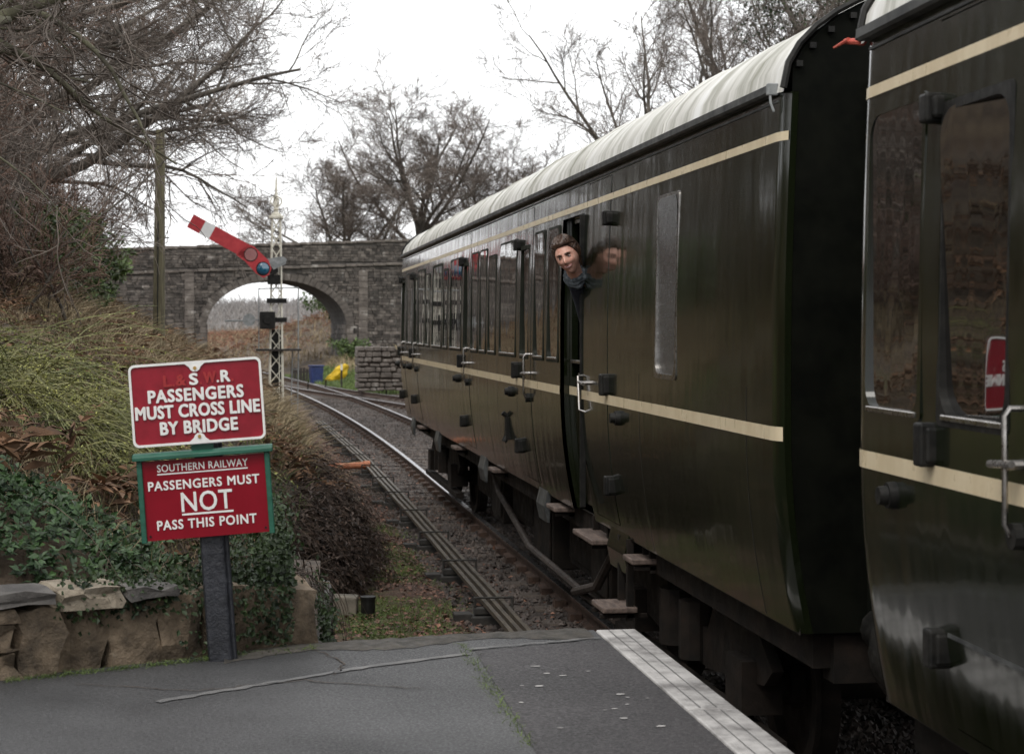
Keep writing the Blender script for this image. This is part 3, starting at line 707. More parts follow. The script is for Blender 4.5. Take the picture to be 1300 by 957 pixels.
# trees in view and, on the left, those the carriage sides reflect
def limbs(n_, z0, dz, tilts, L_, r_, tw_=2.3, ph=0.):
    return [((0, 0, z0 + dz * q), (math.cos(q * tw_ + ph) * tilts[q % len(tilts)], math.sin(q * tw_ + ph) * tilts[q % len(tilts)], 1), L_ * (1 - .05 * (q % 4)), r_) for q in range(n_)]
template('oak_round', 11, 12, .26, .72, .0085, kids=(10, 8, 7, 5), up=(.05, .05, .045, .04, .03), starts=[((0, 0, -.4), (0, 0, 1), 5, .28)] + limbs(8, 2.4, .25, (1.0, .75, .55, .4, .22), 8.4, .12))
template('oak_broad', 22, 10, .26, .75, .0085, kids=(10, 8, 7, 5), up=(.035, .04, .04, .03, .02), starts=[((0, 0, -.4), (.1, 0, 1), 4, .26)] + limbs(8, 1.6, .2, (1.3, 1.0, .7, .45, 1.15), 7.0, .11, 2.4, 1))
template('oak_fine', 37, 14, .22, .62, .0052, kids=(9, 7, 6, 5), up=(.04, .045, .04, .03, .02), starts=[((0, 0, -.4), (0, 0, 1), 6, .21)] + limbs(7, 3.2, .35, (.95, .5, .75, .3, 1.1), 6.4, .085, 2.5, .6))
template('oak_ivy', 38, 13, .24, .62, .0055, kids=(9, 7, 6, 5), ivy=7000, up=(.04, .04, .04, .03, .02), starts=[((0, 0, -.4), (0, 0, 1), 8, .22)] + limbs(6, 3.4, .5, (.7, .4, .55, .25), 6.2, .085, 2.2, 2))
template('wood_oak', 41, 11, .22, .9, .0052, kids=(11, 9, 7, 5), up=(.04, .03, .01, .0, -.01))
template('limb_oak', 53, 9, .30, .80, .0056, kids=(10, 8, 7, 5), up=(.015, .03, .03, .025, .02), bias=(1, 0, .15),
         starts=[((0, 0, -.5), (.05, 0, 1), 8, .30), ((.05, 0, 2.3), (1, -.15, .26), 6.4, .15), ((0, 0, 3.0), (1, -.3, .40), 6.6, .13), ((0, .1, 3.8), (1, .2, .56), 6.0, .12), ((0, .1, 4.8), (1, .1, .85), 5.4, .10)])
template('near_oak', 64, 7, .18, 1.2, .004, kids=(8, 6, 5, 3), bark=BARKM, twig=TWIG, up=(-.01, .0, .0, .0, .0),
         starts=[((0, 0, -.5), (.0, 0, 1), 7, .20), ((.0, 0, 1.35), (1, .0, .52), 2.9, .10), ((0, 0, 2.2), (1, -.1, .34), 2.9, .05), ((0, 0, 1.9), (1, .4, .62), 2.9, .06), ((0, .1, 1.0), (1, .1, .55), 3.0, .04)])
def scrub(key, seed, n, h, twig):
    rg = np.random.default_rng(seed)
    st = [((rg.normal() * .25, rg.normal() * .25, -.1), (rg.normal() * .35, rg.normal() * .35, 1), h * rg.uniform(.6, 1), .022) for _ in range(n)]
    lv = [dict(n=8, wob=.10, up=.0, kids=9, ang=32, ratio=.5, t0=.15, tip=.3, rr=.6, curl=.03), dict(n=6, wob=.14, up=.0, kids=6, ang=35, ratio=.5, t0=.1, tip=.4, rr=.7, min=.005),
          dict(n=5, wob=.16, up=-.01, kids=4, ang=35, ratio=.6, t0=.1, tip=.5, rr=.8, min=.004), dict(n=4, wob=.18, up=-.02, ang=35, ratio=.6, t0=.2, tip=.6, min=.0032)]
    t_, c_, l_ = tree_meshes(key, seed, st, lv, wood=1, ks=(5,)); t_.materials.append(BARK); c_.materials.append(twig); TPL[key] = (t_, c_, None)
scrub('scrub_red', 71, 16, 3.6, TWIGR); scrub('scrub_brown', 72, 14, 3.2, TWIG); scrub('scrub_low', 73, 20, 1.7, TWIGR)

plant_tree('oak_round', (11.6, 122, 4.2), .4, (1.5, 1.5, 1.14), 'round bare oak rising tallest above the bridge parapet')
plant_tree('oak_broad', (6.2, 119, 3.2), 2.1, (1.5, 1.5, 1.05), 'broad low bare tree left of the round oak above the bridge')
plant_tree('oak_round', (16.8, 124, 4.2), 3.3, (1.1, 1.1, .86), 'smaller bare tree between the round oak and the carriage roof')
hl = plant_tree('oak_ivy', (18.6, 112, 4.0), 1.0, .62, 'ivy covered tree just above the far end of the carriage roof')
plant_tree('oak_fine', (11.0, 47, 1.0), 5.35, .95, 'large forked bare tree behind the middle of the carriage roof')
plant_tree('oak_fine', (14.0, 50, 1.9), .9, 1.05, 'spreading bare tree right of the forked tree above the carriage roof')
plant_tree('oak_ivy', (15.2, 46, 2.2), 2.6, 1.0, 'ivy clad bare tree above the near end of the carriage roof')
plant_tree('oak_fine', (18.8, 53, 2.6), 3.6, 1.1, 'bare tree furthest right beyond the gap between the carriages')
plant_tree('oak_fine', (12.0, 61, 1.2), 4.1, .55, 'low bare tree just clearing the carriage roof line')
plant_tree('limb_oak', (-4.9, 42, gz(-4.9, 42)), .0, 1.0, 'great bare oak whose long limbs reach right over the signal')
plant_tree('limb_oak', (-6.6, 35, gz(-6.6, 35)), .1, .95, 'long limbed bare oak high above the evergreen bushes')
plant_tree('limb_oak', (-7.4, 52, gz(-7.4, 52)), .15, 1.05, 'second long limbed bare oak deeper in the left wood')
plant_tree('wood_oak', (-6.2, 31, gz(-6.2, 31)), 2.4, .8, 'bare tree behind the evergreen bushes nearer than the telegraph pole')
plant_tree('near_oak', (-3.5, 14, gz(-3.5, 14)), -.05, 1.0, 'overhanging tree with mossy boughs in the top left corner')
for q, (x_, y_, k_, r_, s_, lab) in enumerate([
    (-7.5, 36, 'wood_oak', .3, 1.0, 'tall bare tree behind the evergreen bushes on the left bank'),
    (-10, 46, 'wood_oak', 1.7, 1.15, 'dense bare tree in the heart of the left wood'),
    (-5.6, 24, 'wood_oak', 3.0, .8, 'slender bare tree on the left edge above the yellow green bush'),
    (-9.5, 27, 'wood_oak', 4.4, 1.1, 'bare tree behind the left edge of the wood'),
    (-10.3, 66, 'wood_oak', 5.1, .8, 'far bare tree of the left wood close to the bridge'),
    (-13, 60, 'wood_oak', .9, 1.2, 'farthest bare tree in the left wood'),
    (-8.5, 8, 'wood_oak', 2.2, 1.0, 'bare tree on the bank mirrored in the near carriage'),
    (-9.5, 17, 'oak_broad', 1.2, 1.0, 'bare oak up the bank mirrored in the carriage side'),
    (-7.5, -1, 'wood_oak', 5.5, .9, 'bare tree on the bank behind the viewer')]):
    plant_tree(k_, (x_, y_, gz(x_, y_)), r_, s_, lab)
SCR = [(-3.6, 18.0, 'scrub_red', .8, 'reddish twiggy thicket at the left edge above the bush'), (-4.6, 21.5, 'scrub_red', 1.15, 'tall reddish thicket on the left bank'), (-4.8, 27, 'scrub_red', 1.3, 'reddish thicket behind the evergreen bushes'),
       (-3.4, 24, 'scrub_brown', 1.25, 'brown bare thicket beside the evergreen bushes'), (-5.6, 33, 'scrub_brown', 1.5, 'tall brown thicket left of the telegraph pole'),
       (-6.2, 21, 'scrub_brown', 1.4, 'brown thicket high on the left bank'), (-4.5, 12, 'scrub_red', 1.1, 'reddish thicket beyond the frame edge by the wall'), (-4.2, 8.3, 'scrub_brown', 1.0, 'brown thicket mirrored in the near carriage windows'),
       (-5.2, 4.5, 'scrub_red', 1.1, 'reddish thicket mirrored low in the near windows'),
       (-4.6, 40, 'scrub_red', 1.0, 'reddish thicket under the oak limbs'), (-7.2, 40, 'scrub_red', 1.6, 'tall reddish thicket deep in the left wood'), (-6.6, 47, 'scrub_brown', 1.3, 'brown thicket in front of the bridge on the left'), (-5.4, 53, 'scrub_red', 1.4, 'reddish thicket at the back of the wood near the bridge'), (-6.2, 58, 'scrub_brown', 1.5, 'brown thicket against the left end of the bridge'), (-8.0, 55, 'scrub_red', 1.7, 'tall reddish thicket at the rear of the left wood'), (-4.8, 36, 'scrub_brown', 1.3, 'brown thicket left of the pole under the oak'), (-2.5, 20.5, 'scrub_low', 1.0, 'low reddish thicket above the yellow green bush')]
for q, (x_, y_, k_, s_, lab) in enumerate(SCR): plant_tree(k_, (x_, y_, gz(x_, y_)), q * 1.3, s_, lab, name='bare_shrub', cat_='shrub')

# ------------------------------------------------------------------ bushes and ground vegetation
G = np.random.default_rng(99)
def arcs(C, n, L0, L1, spread, droop, up=1.0, seg=6, rng=G):
    """n stems springing from points C and arching over"""
    az = rng.random(n) * 2 * np.pi; el = rng.normal(size=n) * .25
    d = unit(np.stack([np.cos(az) * spread, np.sin(az) * spread, np.full(n, up) + el], -1)); L_ = rng.uniform(L0, L1, n)
    P = np.zeros((n, seg + 1, 3)); P[:, 0] = C; dr = droop * (.6 + .8 * rng.random(n))
    for k in range(seg):
        d = unit(d + np.stack([np.zeros(n), np.zeros(n), -dr], -1) + rng.normal(size=(n, 3)) * .08)
        P[:, k + 1] = P[:, k] + d * (L_ / seg)[:, None]
    return P
def sprig_bush(name, lab, c, rad, h, n, leafm, stemm, cat_='bush', lsize=(.02, .045), per=16, droop=.28, asp=.33, spread=.9, push=(.035, -.05, -.02)):
    o = thing(name, lab, cat_, (c[0], c[1], gz(c[0], c[1])), group='arching yellow green bushes')
    B = np.stack([G.normal(size=n) * rad * .35, G.normal(size=n) * rad * .35, np.zeros(n)], -1); B[:, 2] = [gz(c[0] + b[0], c[1] + b[1]) - o.location.z for b in B]
    P = arcs(B, n, h * .7, h * 1.45, spread, droop, seg=7); P = P + (np.linspace(0, 1, 8) ** 1.6)[None, :, None] * np.array(push) * h * 5
    V_, F_ = ribbons(P, np.linspace(.0048, .0016, 8), G); link('stems', mesh_np('stems', V_, F_), stemm, o)
    t = G.random((n, per)) ** .7 * 6.99; i0 = t.astype(int); fr = (t - i0)[..., None]; ar = np.arange(n)[:, None]
    C = P[ar, i0] * (1 - fr) + P[ar, i0 + 1] * fr; D = P[ar, i0 + 1] - P[ar, i0]
    C = C.reshape(-1, 3); D = unit(D.reshape(-1, 3)) * .8 + G.normal(size=C.shape) * .55
    m = len(C); l = G.uniform(*lsize, m); link('foliage', mesh_np('foliage', *leaves(C, D, G.normal(size=(m, 3)), l, l * asp)), leafm, o)
    return o
# yellow green bush in three arching clumps, dark evergreen bushes
sprig_bush('sprig_bush', 'large arching yellow green bush spilling down the bank at the left edge', (-1.45, 11.7), .85, .95, 1200, BROOM, BROOMS, lsize=(.010, .026), per=26, droop=.30)
sprig_bush('sprig_bush', 'smaller arching yellow green clump just behind the sign', (-1.02, 11.1), .55, .60, 620, BROOM, BROOMS, lsize=(.010, .024), per=24, droop=.36)
sprig_bush('sprig_bush', 'yellow green clump at the top left above the large bush', (-1.95, 12.9), .7, .95, 700, BROOM, BROOMS, lsize=(.010, .026), per=24, droop=.26)
def leaf_bush(name, lab, c, r, h, n, m, ls, base=0.):
    o = thing(name, lab, 'bush', (c[0], c[1], gz(*c)), group='evergreen bushes')
    stems = arcs(np.zeros((18, 3)), 18, h * .7, h, .6, .05, seg=5); link('stems', mesh_np('stems', *tubes(stems, np.broadcast_to(np.linspace(.03, .008, 6), (18, 6)), 4)), BARK, o)
    K = 26; cc = np.stack([G.normal(size=K) * r * .5, G.normal(size=K) * r * .5, G.uniform(.12, .92, K) * h], -1); cr_ = G.uniform(.22, .42, K) * r
    w = G.integers(0, K, n); dirs = unit(G.normal(size=(n, 3))); C = cc[w] + dirs * (cr_[w] * G.uniform(.5, 1.05, n))[:, None]; C[:, 2] = np.maximum(C[:, 2], .03)
    D = dirs + G.normal(size=(n, 3)) * .6 + np.array([0, 0, -.2]); l = G.uniform(*ls, n)
    link('foliage', mesh_np('foliage', *leaves(C, D, dirs + G.normal(size=(n, 3)) * .5, l, l * .24)), m, o); return o
for x_, y_, r_, h_, n_, lab in [(-3.1, 25.5, .8, 1.2, 4200, 'dark evergreen bush left of the telegraph pole'), (-2.75, 28.5, .7, 1.5, 4600, 'upright evergreen bush next to the telegraph pole'), (-4.3, 24.5, .9, 1.2, 3200, 'evergreen bush behind the yellow green bush'), (-3.0, 32.5, .8, 1.7, 4200, 'evergreen bush behind the telegraph pole foot'), (-4.6, 19.5, .8, .9, 5000, 'leafy bush high on the bank at the left edge')]:
    leaf_bush('evergreen_bush', lab, (x_, y_), r_, h_, n_, LEAFE, (.06, .14))
leaf_bush('evergreen_bush', 'evergreen bush clinging inside the right of the bridge arch', (6.0, 110), 1.6, 3.4, 5000, LEAFE, (.16, .34))
leaf_bush('evergreen_bush', 'small round green bush on the slope seen through the arch', (6.4, 136), 1.1, 1.2, 1800, LEAFE, (.12, .26))
leaf_bush('evergreen_bush', 'ivy bush at the right foot of the bridge arch', (5.2, 92.5), .7, 1.2, 1500, LEAFE, (.12, .24))

def scatter(n, x0, x1, y0, y1, dens=None, rng=G, power=1.0):
    X = rng.uniform(x0, x1, n); Y = y0 + (y1 - y0) * rng.random(n) ** power
    if dens is not None:
        k = rng.random(n) < dens(X, Y); X, Y = X[k], Y[k]
    return X, Y, height(X, Y)
def patch(X, Y, s, o=0.): return .5 + .25 * np.sin(X * s + Y * .6 * s + o) + .25 * np.sin(Y * 1.3 * s - X * .7 * s + 2 * o)
def onbank(X, Y, lo=.0, hi=99): d = toe(Y) - X; return ((d > lo) & (d < hi) & ((behind(X, Y) > .30) | (Y > 9.2))).astype(float)
def stuff(name, me, m, lab, cat_): return tag(link(name, me, m), lab, cat_, kind='stuff')
# glossy ground-cover leaves, in whorls on short stems, between wall and bush
def whorls(X, Y, Z, hh, ls, m, name, lab, cat_, k=8, asp=.30):
    n = len(X); C = np.stack([X, Y, Z + hh], -1); tilt = unit(np.stack([G.normal(size=n) * .5, G.normal(size=n) * .5 - .45, np.ones(n)], -1))
    a1 = unit(np.cross(tilt, np.array([.3, .9, .1]))); a2 = np.cross(tilt, a1)
    az = (np.arange(k) * 2 * np.pi / k)[None] + G.random((n, 1)) * 6 + G.normal(size=(n, k)) * .25
    D = a1[:, None] * np.cos(az)[..., None] + a2[:, None] * np.sin(az)[..., None] + tilt[:, None] * (.35 + .3 * G.normal(size=(n, k, 1)))
    CC = np.repeat(C[:, None], k, 1).reshape(-1, 3) + G.normal(size=(n * k, 3)) * .012; l = G.uniform(*ls, n * k)
    return stuff(name, mesh_np(name, *leaves(CC, D.reshape(-1, 3), np.repeat(tilt, k, 0) + G.normal(size=(n * k, 3)) * .2, l, l * asp)), m, lab, cat_)
X, Y, Z = scatter(6500, -4.5, .3, 8.3, 10.8, lambda x, y: onbank(x, y) * np.maximum((patch(x, y, 3.4, 1) > .40) * 1., (y < 9.5 + .45 * (x - .2)) * .75) * np.clip(1.0 - (y - 9.5 - .18 * x) / .9, 0, 1))
whorls(X, Y, Z, G.uniform(.03, .17, len(X)), (.022, .060), LEAFD, 'ground_cover', 'glossy dark green leaves carpeting the bank above the wall', 'ground cover')
# ivy hanging over the wall top right and over the overgrown mound
X = np.concatenate([.20 - 1.0 * G.random(3600) ** 1.5, .36 + G.normal(size=2600) * .05]); Y = np.concatenate([8.34 + .45 * (X[:3600] - .2) + G.uniform(-.12, .30, 3600), 8.35 + 2.6 * G.random(2600) ** 1.8])
X[3600:] += (toe(Y[3600:]) - .38)
Z = np.concatenate([1.20 + G.normal(size=3600) * .05 - .30 * G.random(3600) ** 1.6 * (X[:3600] > -.30) * (Y[:3600] < 8.36 + .45 * (X[:3600] - .2)), G.uniform(.15, 1.42, 2600)])
X = np.concatenate([X, G.uniform(-.25, .22, 2600)]); Y = np.concatenate([Y, G.uniform(8.45, 12.0, 2600)]); Z = np.concatenate([Z, np.maximum(1.02 + .25 * G.random(2600) + .10 * np.sin(Y[-2600:] * 5), height(X[-2600:], Y[-2600:]) + .05)])
X = np.concatenate([X, .375 + G.normal(size=1100) * .02]); Y = np.concatenate([Y, 8.42 + 1.3 * G.random(1100) ** 1.5]); Z = np.concatenate([Z, G.uniform(.35, 1.08, 1100)])
n = len(X); D = np.stack([G.normal(size=n) * .6 + .25, G.normal(size=n) * .6 - .4, -np.ones(n) * .5 + G.normal(size=n) * .4], -1); l = G.uniform(.016, .036, n)
stuff('ivy', mesh_np('ivy', *leaves(np.stack([X, Y, Z], -1), D, np.stack([np.full(n, .5), -np.ones(n), G.normal(size=n) * .5 + .5], -1), l, l * .38)), IVY, 'dark ivy trailing over the end of the low wall', 'ivy')
# grass and straw blades
def blades(X, Y, Z, h, w, lean, name, m, lab, cat_='grass', dirx=0., diry=0.):
    n = len(X); L_ = G.uniform(*h, n); a = G.random(n) * 6.283; k = lean * (.4 + G.random(n))
    dx = np.cos(a) * k + dirx; dy = np.sin(a) * k + diry; P = np.zeros((n, 4, 3)); P[:, 0] = np.stack([X, Y, Z - .01], -1)
    for s, (f1, f2) in enumerate([(.38, .15), (.72, .5), (.92, 1.0)]): P[:, s + 1] = P[:, 0] + np.stack([dx * L_ * f2, dy * L_ * f2, L_ * f1 * (1 - .25 * f2 * k)], -1)
    V_, F_ = ribbons(P, np.array([1, .8, .5, .08]) * w, G, flat=np.stack([-np.sin(a), np.cos(a), np.full(n, .1)], -1)[:, None] if False else None)
    return stuff(name, mesh_np(name, V_, F_), m, lab, cat_)
X, Y, Z = scatter(26000, -5, 1.7, 8.3, 24, lambda x, y: onbank(x, y) * (patch(x, y, 1.9, 4) > .40) * .9, power=1.3)
blades(X, Y, Z, (.10, .34), .0030, .55, 'dry_grass', STRAW, 'straw coloured dead grass on the near left bank')
X, Y, Z = scatter(26000, -3.0, 1.5, 20, 92, lambda x, y: onbank(x, y) * .95 * np.clip(patch(x, y, .8, 2) + .35, 0, 1), power=1.6)
blades(X, Y, Z, (.25, .62), .0065, .65, 'tall_dry_grass', STRAW, 'pale tall dead grass on the bank around the signal', dirx=.25)
X, Y, Z = scatter(16000, -2.5, 1.3, 13, 34, lambda x, y: onbank(x, y, .0, 2.2) * (patch(x, y, 1.3, 7) > .52))
blades(X, Y, Z, (.12, .36), .0038, .7, 'bank_grass', GRASS, 'green grass tufts on the lower left bank')
X, Y, Z = scatter(60000, .18, 2.0, 9, 22, lambda x, y: np.exp(-((x - 1.1) / .62) ** 2) * (patch(x, y, 2.4, 3) > .33))
blades(X, Y, Z, (.025, .075), .0028, .9, 'cess_grass', GRASS, 'short mossy grass between wall and rods')
X, Y, Z = scatter(20000, 1.4, 6.5, 66, 91, lambda x, y: ((x - xmain(y)) > 1.55) * ((x - xsid(y)) > 1.55) * 1.)
blades(X, Y, Z, (.08, .22), .014, .5, 'lineside_grass', GRASS, 'bright green grass patch by the line before the bridge')
X, Y, Z = scatter(9000, 4, 16, 58, 94, lambda x, y: ((x - xsid(y)) > 3.4) * 1.)
blades(X, Y, Z, (.3, .8), .016, .6, 'wing_grass', STRAW, 'dead grass on the bank at the right foot of the bridge')
X, Y, Z = scatter(9000, -16, 22, 99, 190, lambda x, y: ((x - xmain(y)) > 2.6) * 1., power=1.4)
blades(X, Y, Z, (.3, .8), .03, .6, 'far_grass', STRAW, 'dead grass on the slope beyond the bridge')
# grass rooted in the platform joint and along the wall foot
n = 2200; t_ = G.random(n); X = np.where(t_ < .25, .98 + G.normal(size=n) * .018, G.uniform(-1.0, .3, n)); Y = np.where(t_ < .25, G.uniform(6.2, 8.25, n), 8.22 + .45 * (X - .2) - np.abs(G.normal(size=n)) * .03)
blades(X, Y, np.full(n, PZ), (.012, .04), .0016, .9, 'joint_grass', GRASS, 'tiny grass growing in the platform joint and wall foot')
# dead bracken fronds
def bracken(X, Y, Z, L0, L1, name, lab, m=BRACK, k=9, wid=.32, droop=.22):
    n = len(X); P = arcs(np.stack([X, Y, Z], -1), n, L0, L1, .8, droop, seg=k)
    D = np.gradient(P, axis=1); L_ = np.linalg.norm(P[:, 1] - P[:, 0], axis=1) * k
    sv = ribbons(P, np.linspace(.004, .0015, k + 1), G)
    pr = []
    up = unit(np.cross(D, np.cross(D, np.array([0, 0, 1.])) + 1e-6)) * -1
    for sgn in (-1, 1):
        C = P[:, 2:].reshape(-1, 3); T = unit(D[:, 2:].reshape(-1, 3)); U = up[:, 2:].reshape(-1, 3); S = np.cross(T, U) * sgn
        ln = (L_[:, None] * wid * np.linspace(1, .2, k - 1)[None] * G.uniform(.6, 1.1, (n, k - 1))).ravel()
        pr.append(leaves(C, S + T * .45 + G.normal(size=C.shape) * .22, U + G.normal(size=C.shape) * .3, ln, ln * .17, fold=.5))
    V1, F1 = sv; V2, F2 = cat(pr); 
    return stuff(name, mesh_np(name, np.concatenate([V1, V2]), F1, F2 + len(V1)), m, lab, 'bracken')
X, Y, Z = scatter(4200, -5, .9, 9.2, 24, lambda x, y: onbank(x, y, .25) * (patch(x, y, 1.5, 9) > .47) * .62, power=1.3)
bracken(X, Y, Z, .28, .70, 'dead_bracken', 'brown collapsed bracken on the near left bank')
X, Y, Z = scatter(3200, -7, 0, 24, 75, lambda x, y: onbank(x, y, .6) * .7)
bracken(X, Y, Z, .5, 1.0, 'bank_bracken', 'rusty bracken along the left bank towards the bridge')
X, Y, Z = scatter(11000, -22, 20, 108, 230, lambda x, y: ((x - xmain(y)) > 3.0) * np.clip((y - 104) / 30, 0, 1), power=1.2)
bracken(X, Y, Z, .7, 1.3, 'far_bracken', 'rust coloured bracken on the hillside seen through the arch', m=mat('rust_bracken', (.14, .062, .036), (.25, .13, .085), scale=.4, rough=(.8, .9), island=.4), k=6, wid=.30)
# dead bramble stems over the mound and bank
X = np.concatenate([G.uniform(-3.5, .5, 1300), toe(np.linspace(14.5, 24, 1700)) - G.random(1700) * .6]); Y = np.concatenate([G.uniform(8.6, 20, 1300), np.linspace(14.5, 24, 1700)])
k_ = onbank(X, Y) > 0; X, Y = X[k_], Y[k_]; P = arcs(np.stack([X, Y, height(X, Y)], -1), len(X), .4, 1.3, 1.0, .34, seg=8)
P = np.concatenate([P, arcs(np.stack([(xo := G.uniform(-.45, .38, 240)), 8.5 + .45 * (xo - .2) + G.uniform(-.05, .9, 240), np.full(240, 1.08) + G.random(240) * .15], -1), 240, .25, .6, 1.3, .62, seg=8)])
stuff('bramble_stems', mesh_np('bramble_stems', *tubes(P, np.broadcast_to(np.linspace(.0026, .001, 9), P.shape[:2]), 3)), BRAMB, 'tangled dead bramble stems over bank and mound', 'brambles')
# dead ferny hang on the mound face
n = 2800; Y = G.uniform(15.6, 23, n); X = toe(Y) - .1 + G.normal(size=n) * .12; Z = height(X, Y) + G.uniform(0, .25, n)
bracken(X, Y, Z, .3, .8, 'mound_bracken', 'dark dead fronds hanging on the overgrown mound', m=mat('mound_dead_growth', (.028, .018, .013), (.075, .048, .034), (.13, .09, .065), scale=5, rough=(.7, .9), island=.6), k=9, wid=.2, droop=.45)
# fallen leaves and ballast stones
X, Y, Z = scatter(34000, .3, 2.9, 8.6, 46, lambda x, y: np.clip(np.exp(-((x - 1.3) / .9) ** 2) * (.35 + patch(x, y, 1.7, 5)), 0, 1), power=1.5); n = len(X)
l = G.uniform(.025, .065, n); D = np.stack([G.normal(size=n), G.normal(size=n), G.normal(size=n) * .18], -1)
stuff('fallen_leaves', mesh_np('fallen_leaves', *leaves(np.stack([X, Y, Z + G.uniform(.005, .03, n)], -1), D, np.stack([G.normal(size=n) * .3, G.normal(size=n) * .3, np.ones(n)], -1), l, l * .36)), DEADLEAF, 'brown fallen leaves strewn beside the rods', 'leaves')
X, Y, Z = scatter(40000, 1.75, 6.2, 10, 62, lambda x, y: np.minimum(abs(x - xmain(y)), abs(x - xsid(y))) < 1.8, power=1.7); n = len(X)
oc = np.array([[1, 0, 0], [-1, 0, 0], [0, 1, 0], [0, -1, 0], [0, 0, 1], [0, 0, -1]], float); of = np.array([[0, 2, 4], [2, 1, 4], [1, 3, 4], [3, 0, 4], [2, 0, 5], [1, 2, 5], [3, 1, 5], [0, 3, 5]])
rv = oc[None] * (G.uniform(.018, .042, (n, 1, 1))) * G.uniform(.6, 1.2, (n, 6, 1)) + G.normal(size=(n, 6, 3)) * .006
an = G.random(n) * 6.28; ca_, sa_ = np.cos(an)[:, None], np.sin(an)[:, None]
rv = np.stack([rv[..., 0] * ca_ - rv[..., 1] * sa_, rv[..., 0] * sa_ + rv[..., 1] * ca_, rv[..., 2] * .8], -1)
V = (rv + np.stack([X, Y, Z + .008], -1)[:, None]).reshape(-1, 3); F = (np.arange(n) * 6)[:, None, None] + of[None]
tag(stuff('ballast', mesh_np('ballast', V, F.reshape(-1, 3)), BALL, 'grey brown ballast stones between and beside the rails', 'ballast'))
# far wood on the ridge: mass of bare twigs
n = 42000; X = G.uniform(-75, 95, n); Y = G.uniform(255, 420, n); Z = height(X, Y)
hh = 1.5 + 1.0 * np.sin(X * .13) * np.sin(Y * .09 + 1) + G.normal(size=n) * .8
P = np.zeros((n, 4, 3)); P[:, 0] = np.stack([X, Y, Z - .3], -1); dd = unit(np.stack([G.normal(size=n) * .45, G.normal(size=n) * .45, np.ones(n)], -1))
for s in range(3): P[:, s + 1] = P[:, s] + dd * (np.maximum(hh, 1) / 3)[:, None] + G.normal(size=(n, 3)) * .25
stuff('far_wood', mesh_np('far_wood', *ribbons(P, np.array([.05, .045, .035, .015]), G)), mat('hazed_far_twigs', (.17, .16, .155), (.25, .235, .225), scale=.05, island=.25), 'haze-greyed leafless wood on the ridge beyond the bridge', 'wood')  # grey of bare wood paled further, distance haze put into the colour

# ------------------------------------------------------------------ railway carriages
ZB, ZG, ZW = 1.03, 3.39, 1.90
def px(z):
    if z < 1.9: return 1.37 - .10 * ((1.9 - z) / .87) ** 2
    return 1.37 - .035 * max(0, (z - 2.3) / 1.09) ** 1.6
ZR = [1.03, 1.09, 1.2, 1.35, 1.5, 1.65, 1.8, 1.9, 2.0, 2.11, 2.3, 2.55, 2.8, 3.03, 3.11, 3.15, 3.22, 3.34, 3.39]
def taper(y, y0, y1): e = min(y - y0, y1 - y); return .030 * (1 - min(e, .10) / .10) ** 2
def skin_cells(cells, m, name, parent, Y0, Y1, off=0., inward=.03, xf=None):
    """cells: list of (ya,yb,za,zb); left side skin with returns on every open edge"""
    vid = {}; mb = MB(); edges = {}
    def X(y, z): return (xf(z) if xf else -px(z) + taper(y, Y0, Y1)) - off
    def vv(y, z):
        k = (round(y, 4), round(z, 4))
        if k not in vid: vid[k] = len(mb.v); mb.v.append((X(y, z), y, z))
        return vid[k]
    for ya, yb, za, zb in cells:
        q = [vv(ya, za), vv(ya, zb), vv(yb, zb), vv(yb, za)]; mb.f.append(tuple(q))
        for a, b in zip(q, q[1:] + q[:1]): edges[(a, b)] = edges.get((a, b), 0) + 1
    op = [e for e in edges if (e[1], e[0]) not in edges]; inn = {}
    def iv(a):
        if a not in inn: inn[a] = len(mb.v); p = mb.v[a]; mb.v.append((p[0] + inward, p[1], p[2]))
        return inn[a]
    for a, b in op: mb.f.append((b, a, iv(a), iv(b)))
    me = bpy.data.meshes.new(name); me.from_pydata(mb.v, [], mb.f); me.update()
    me.polygons.foreach_set('use_smooth', np.full(len(me.polygons), True))
    try: me.set_sharp_from_angle(angle=R(30))
    except Exception: pass
    return link(name, me, m, parent)
def frame_mesh(y0, y1, z0, z1, r, w, out, depth, xf=None):
    """rounded window surround lying on the side, inner rounded opening, lip going in"""
    n = 5; inner = rounded(y0 + w, y1 - w, z0 + w, z1 - w, r, n); outer = rounded(y0 - .012, y1 + .012, z0 - .012, z1 + .012, .03, n)
    mb = MB(); k = len(inner)
    X = lambda z: (xf(z) if xf else -px(z))
    for (a, b) in outer: mb.v.append((X(b) + .002, a, b))
    for (a, b) in outer: mb.v.append((X(b) - out, a, b))
    for (a, b) in inner: mb.v.append((X(b) - out, a, b))
    for (a, b) in inner: mb.v.append((X(b) + depth, a, b))
    for l in range(3):
        for i in range(k): mb.f.append((l * k + i, l * k + (i + 1) % k, (l + 1) * k + (i + 1) % k, (l + 1) * k + i))
    return mb
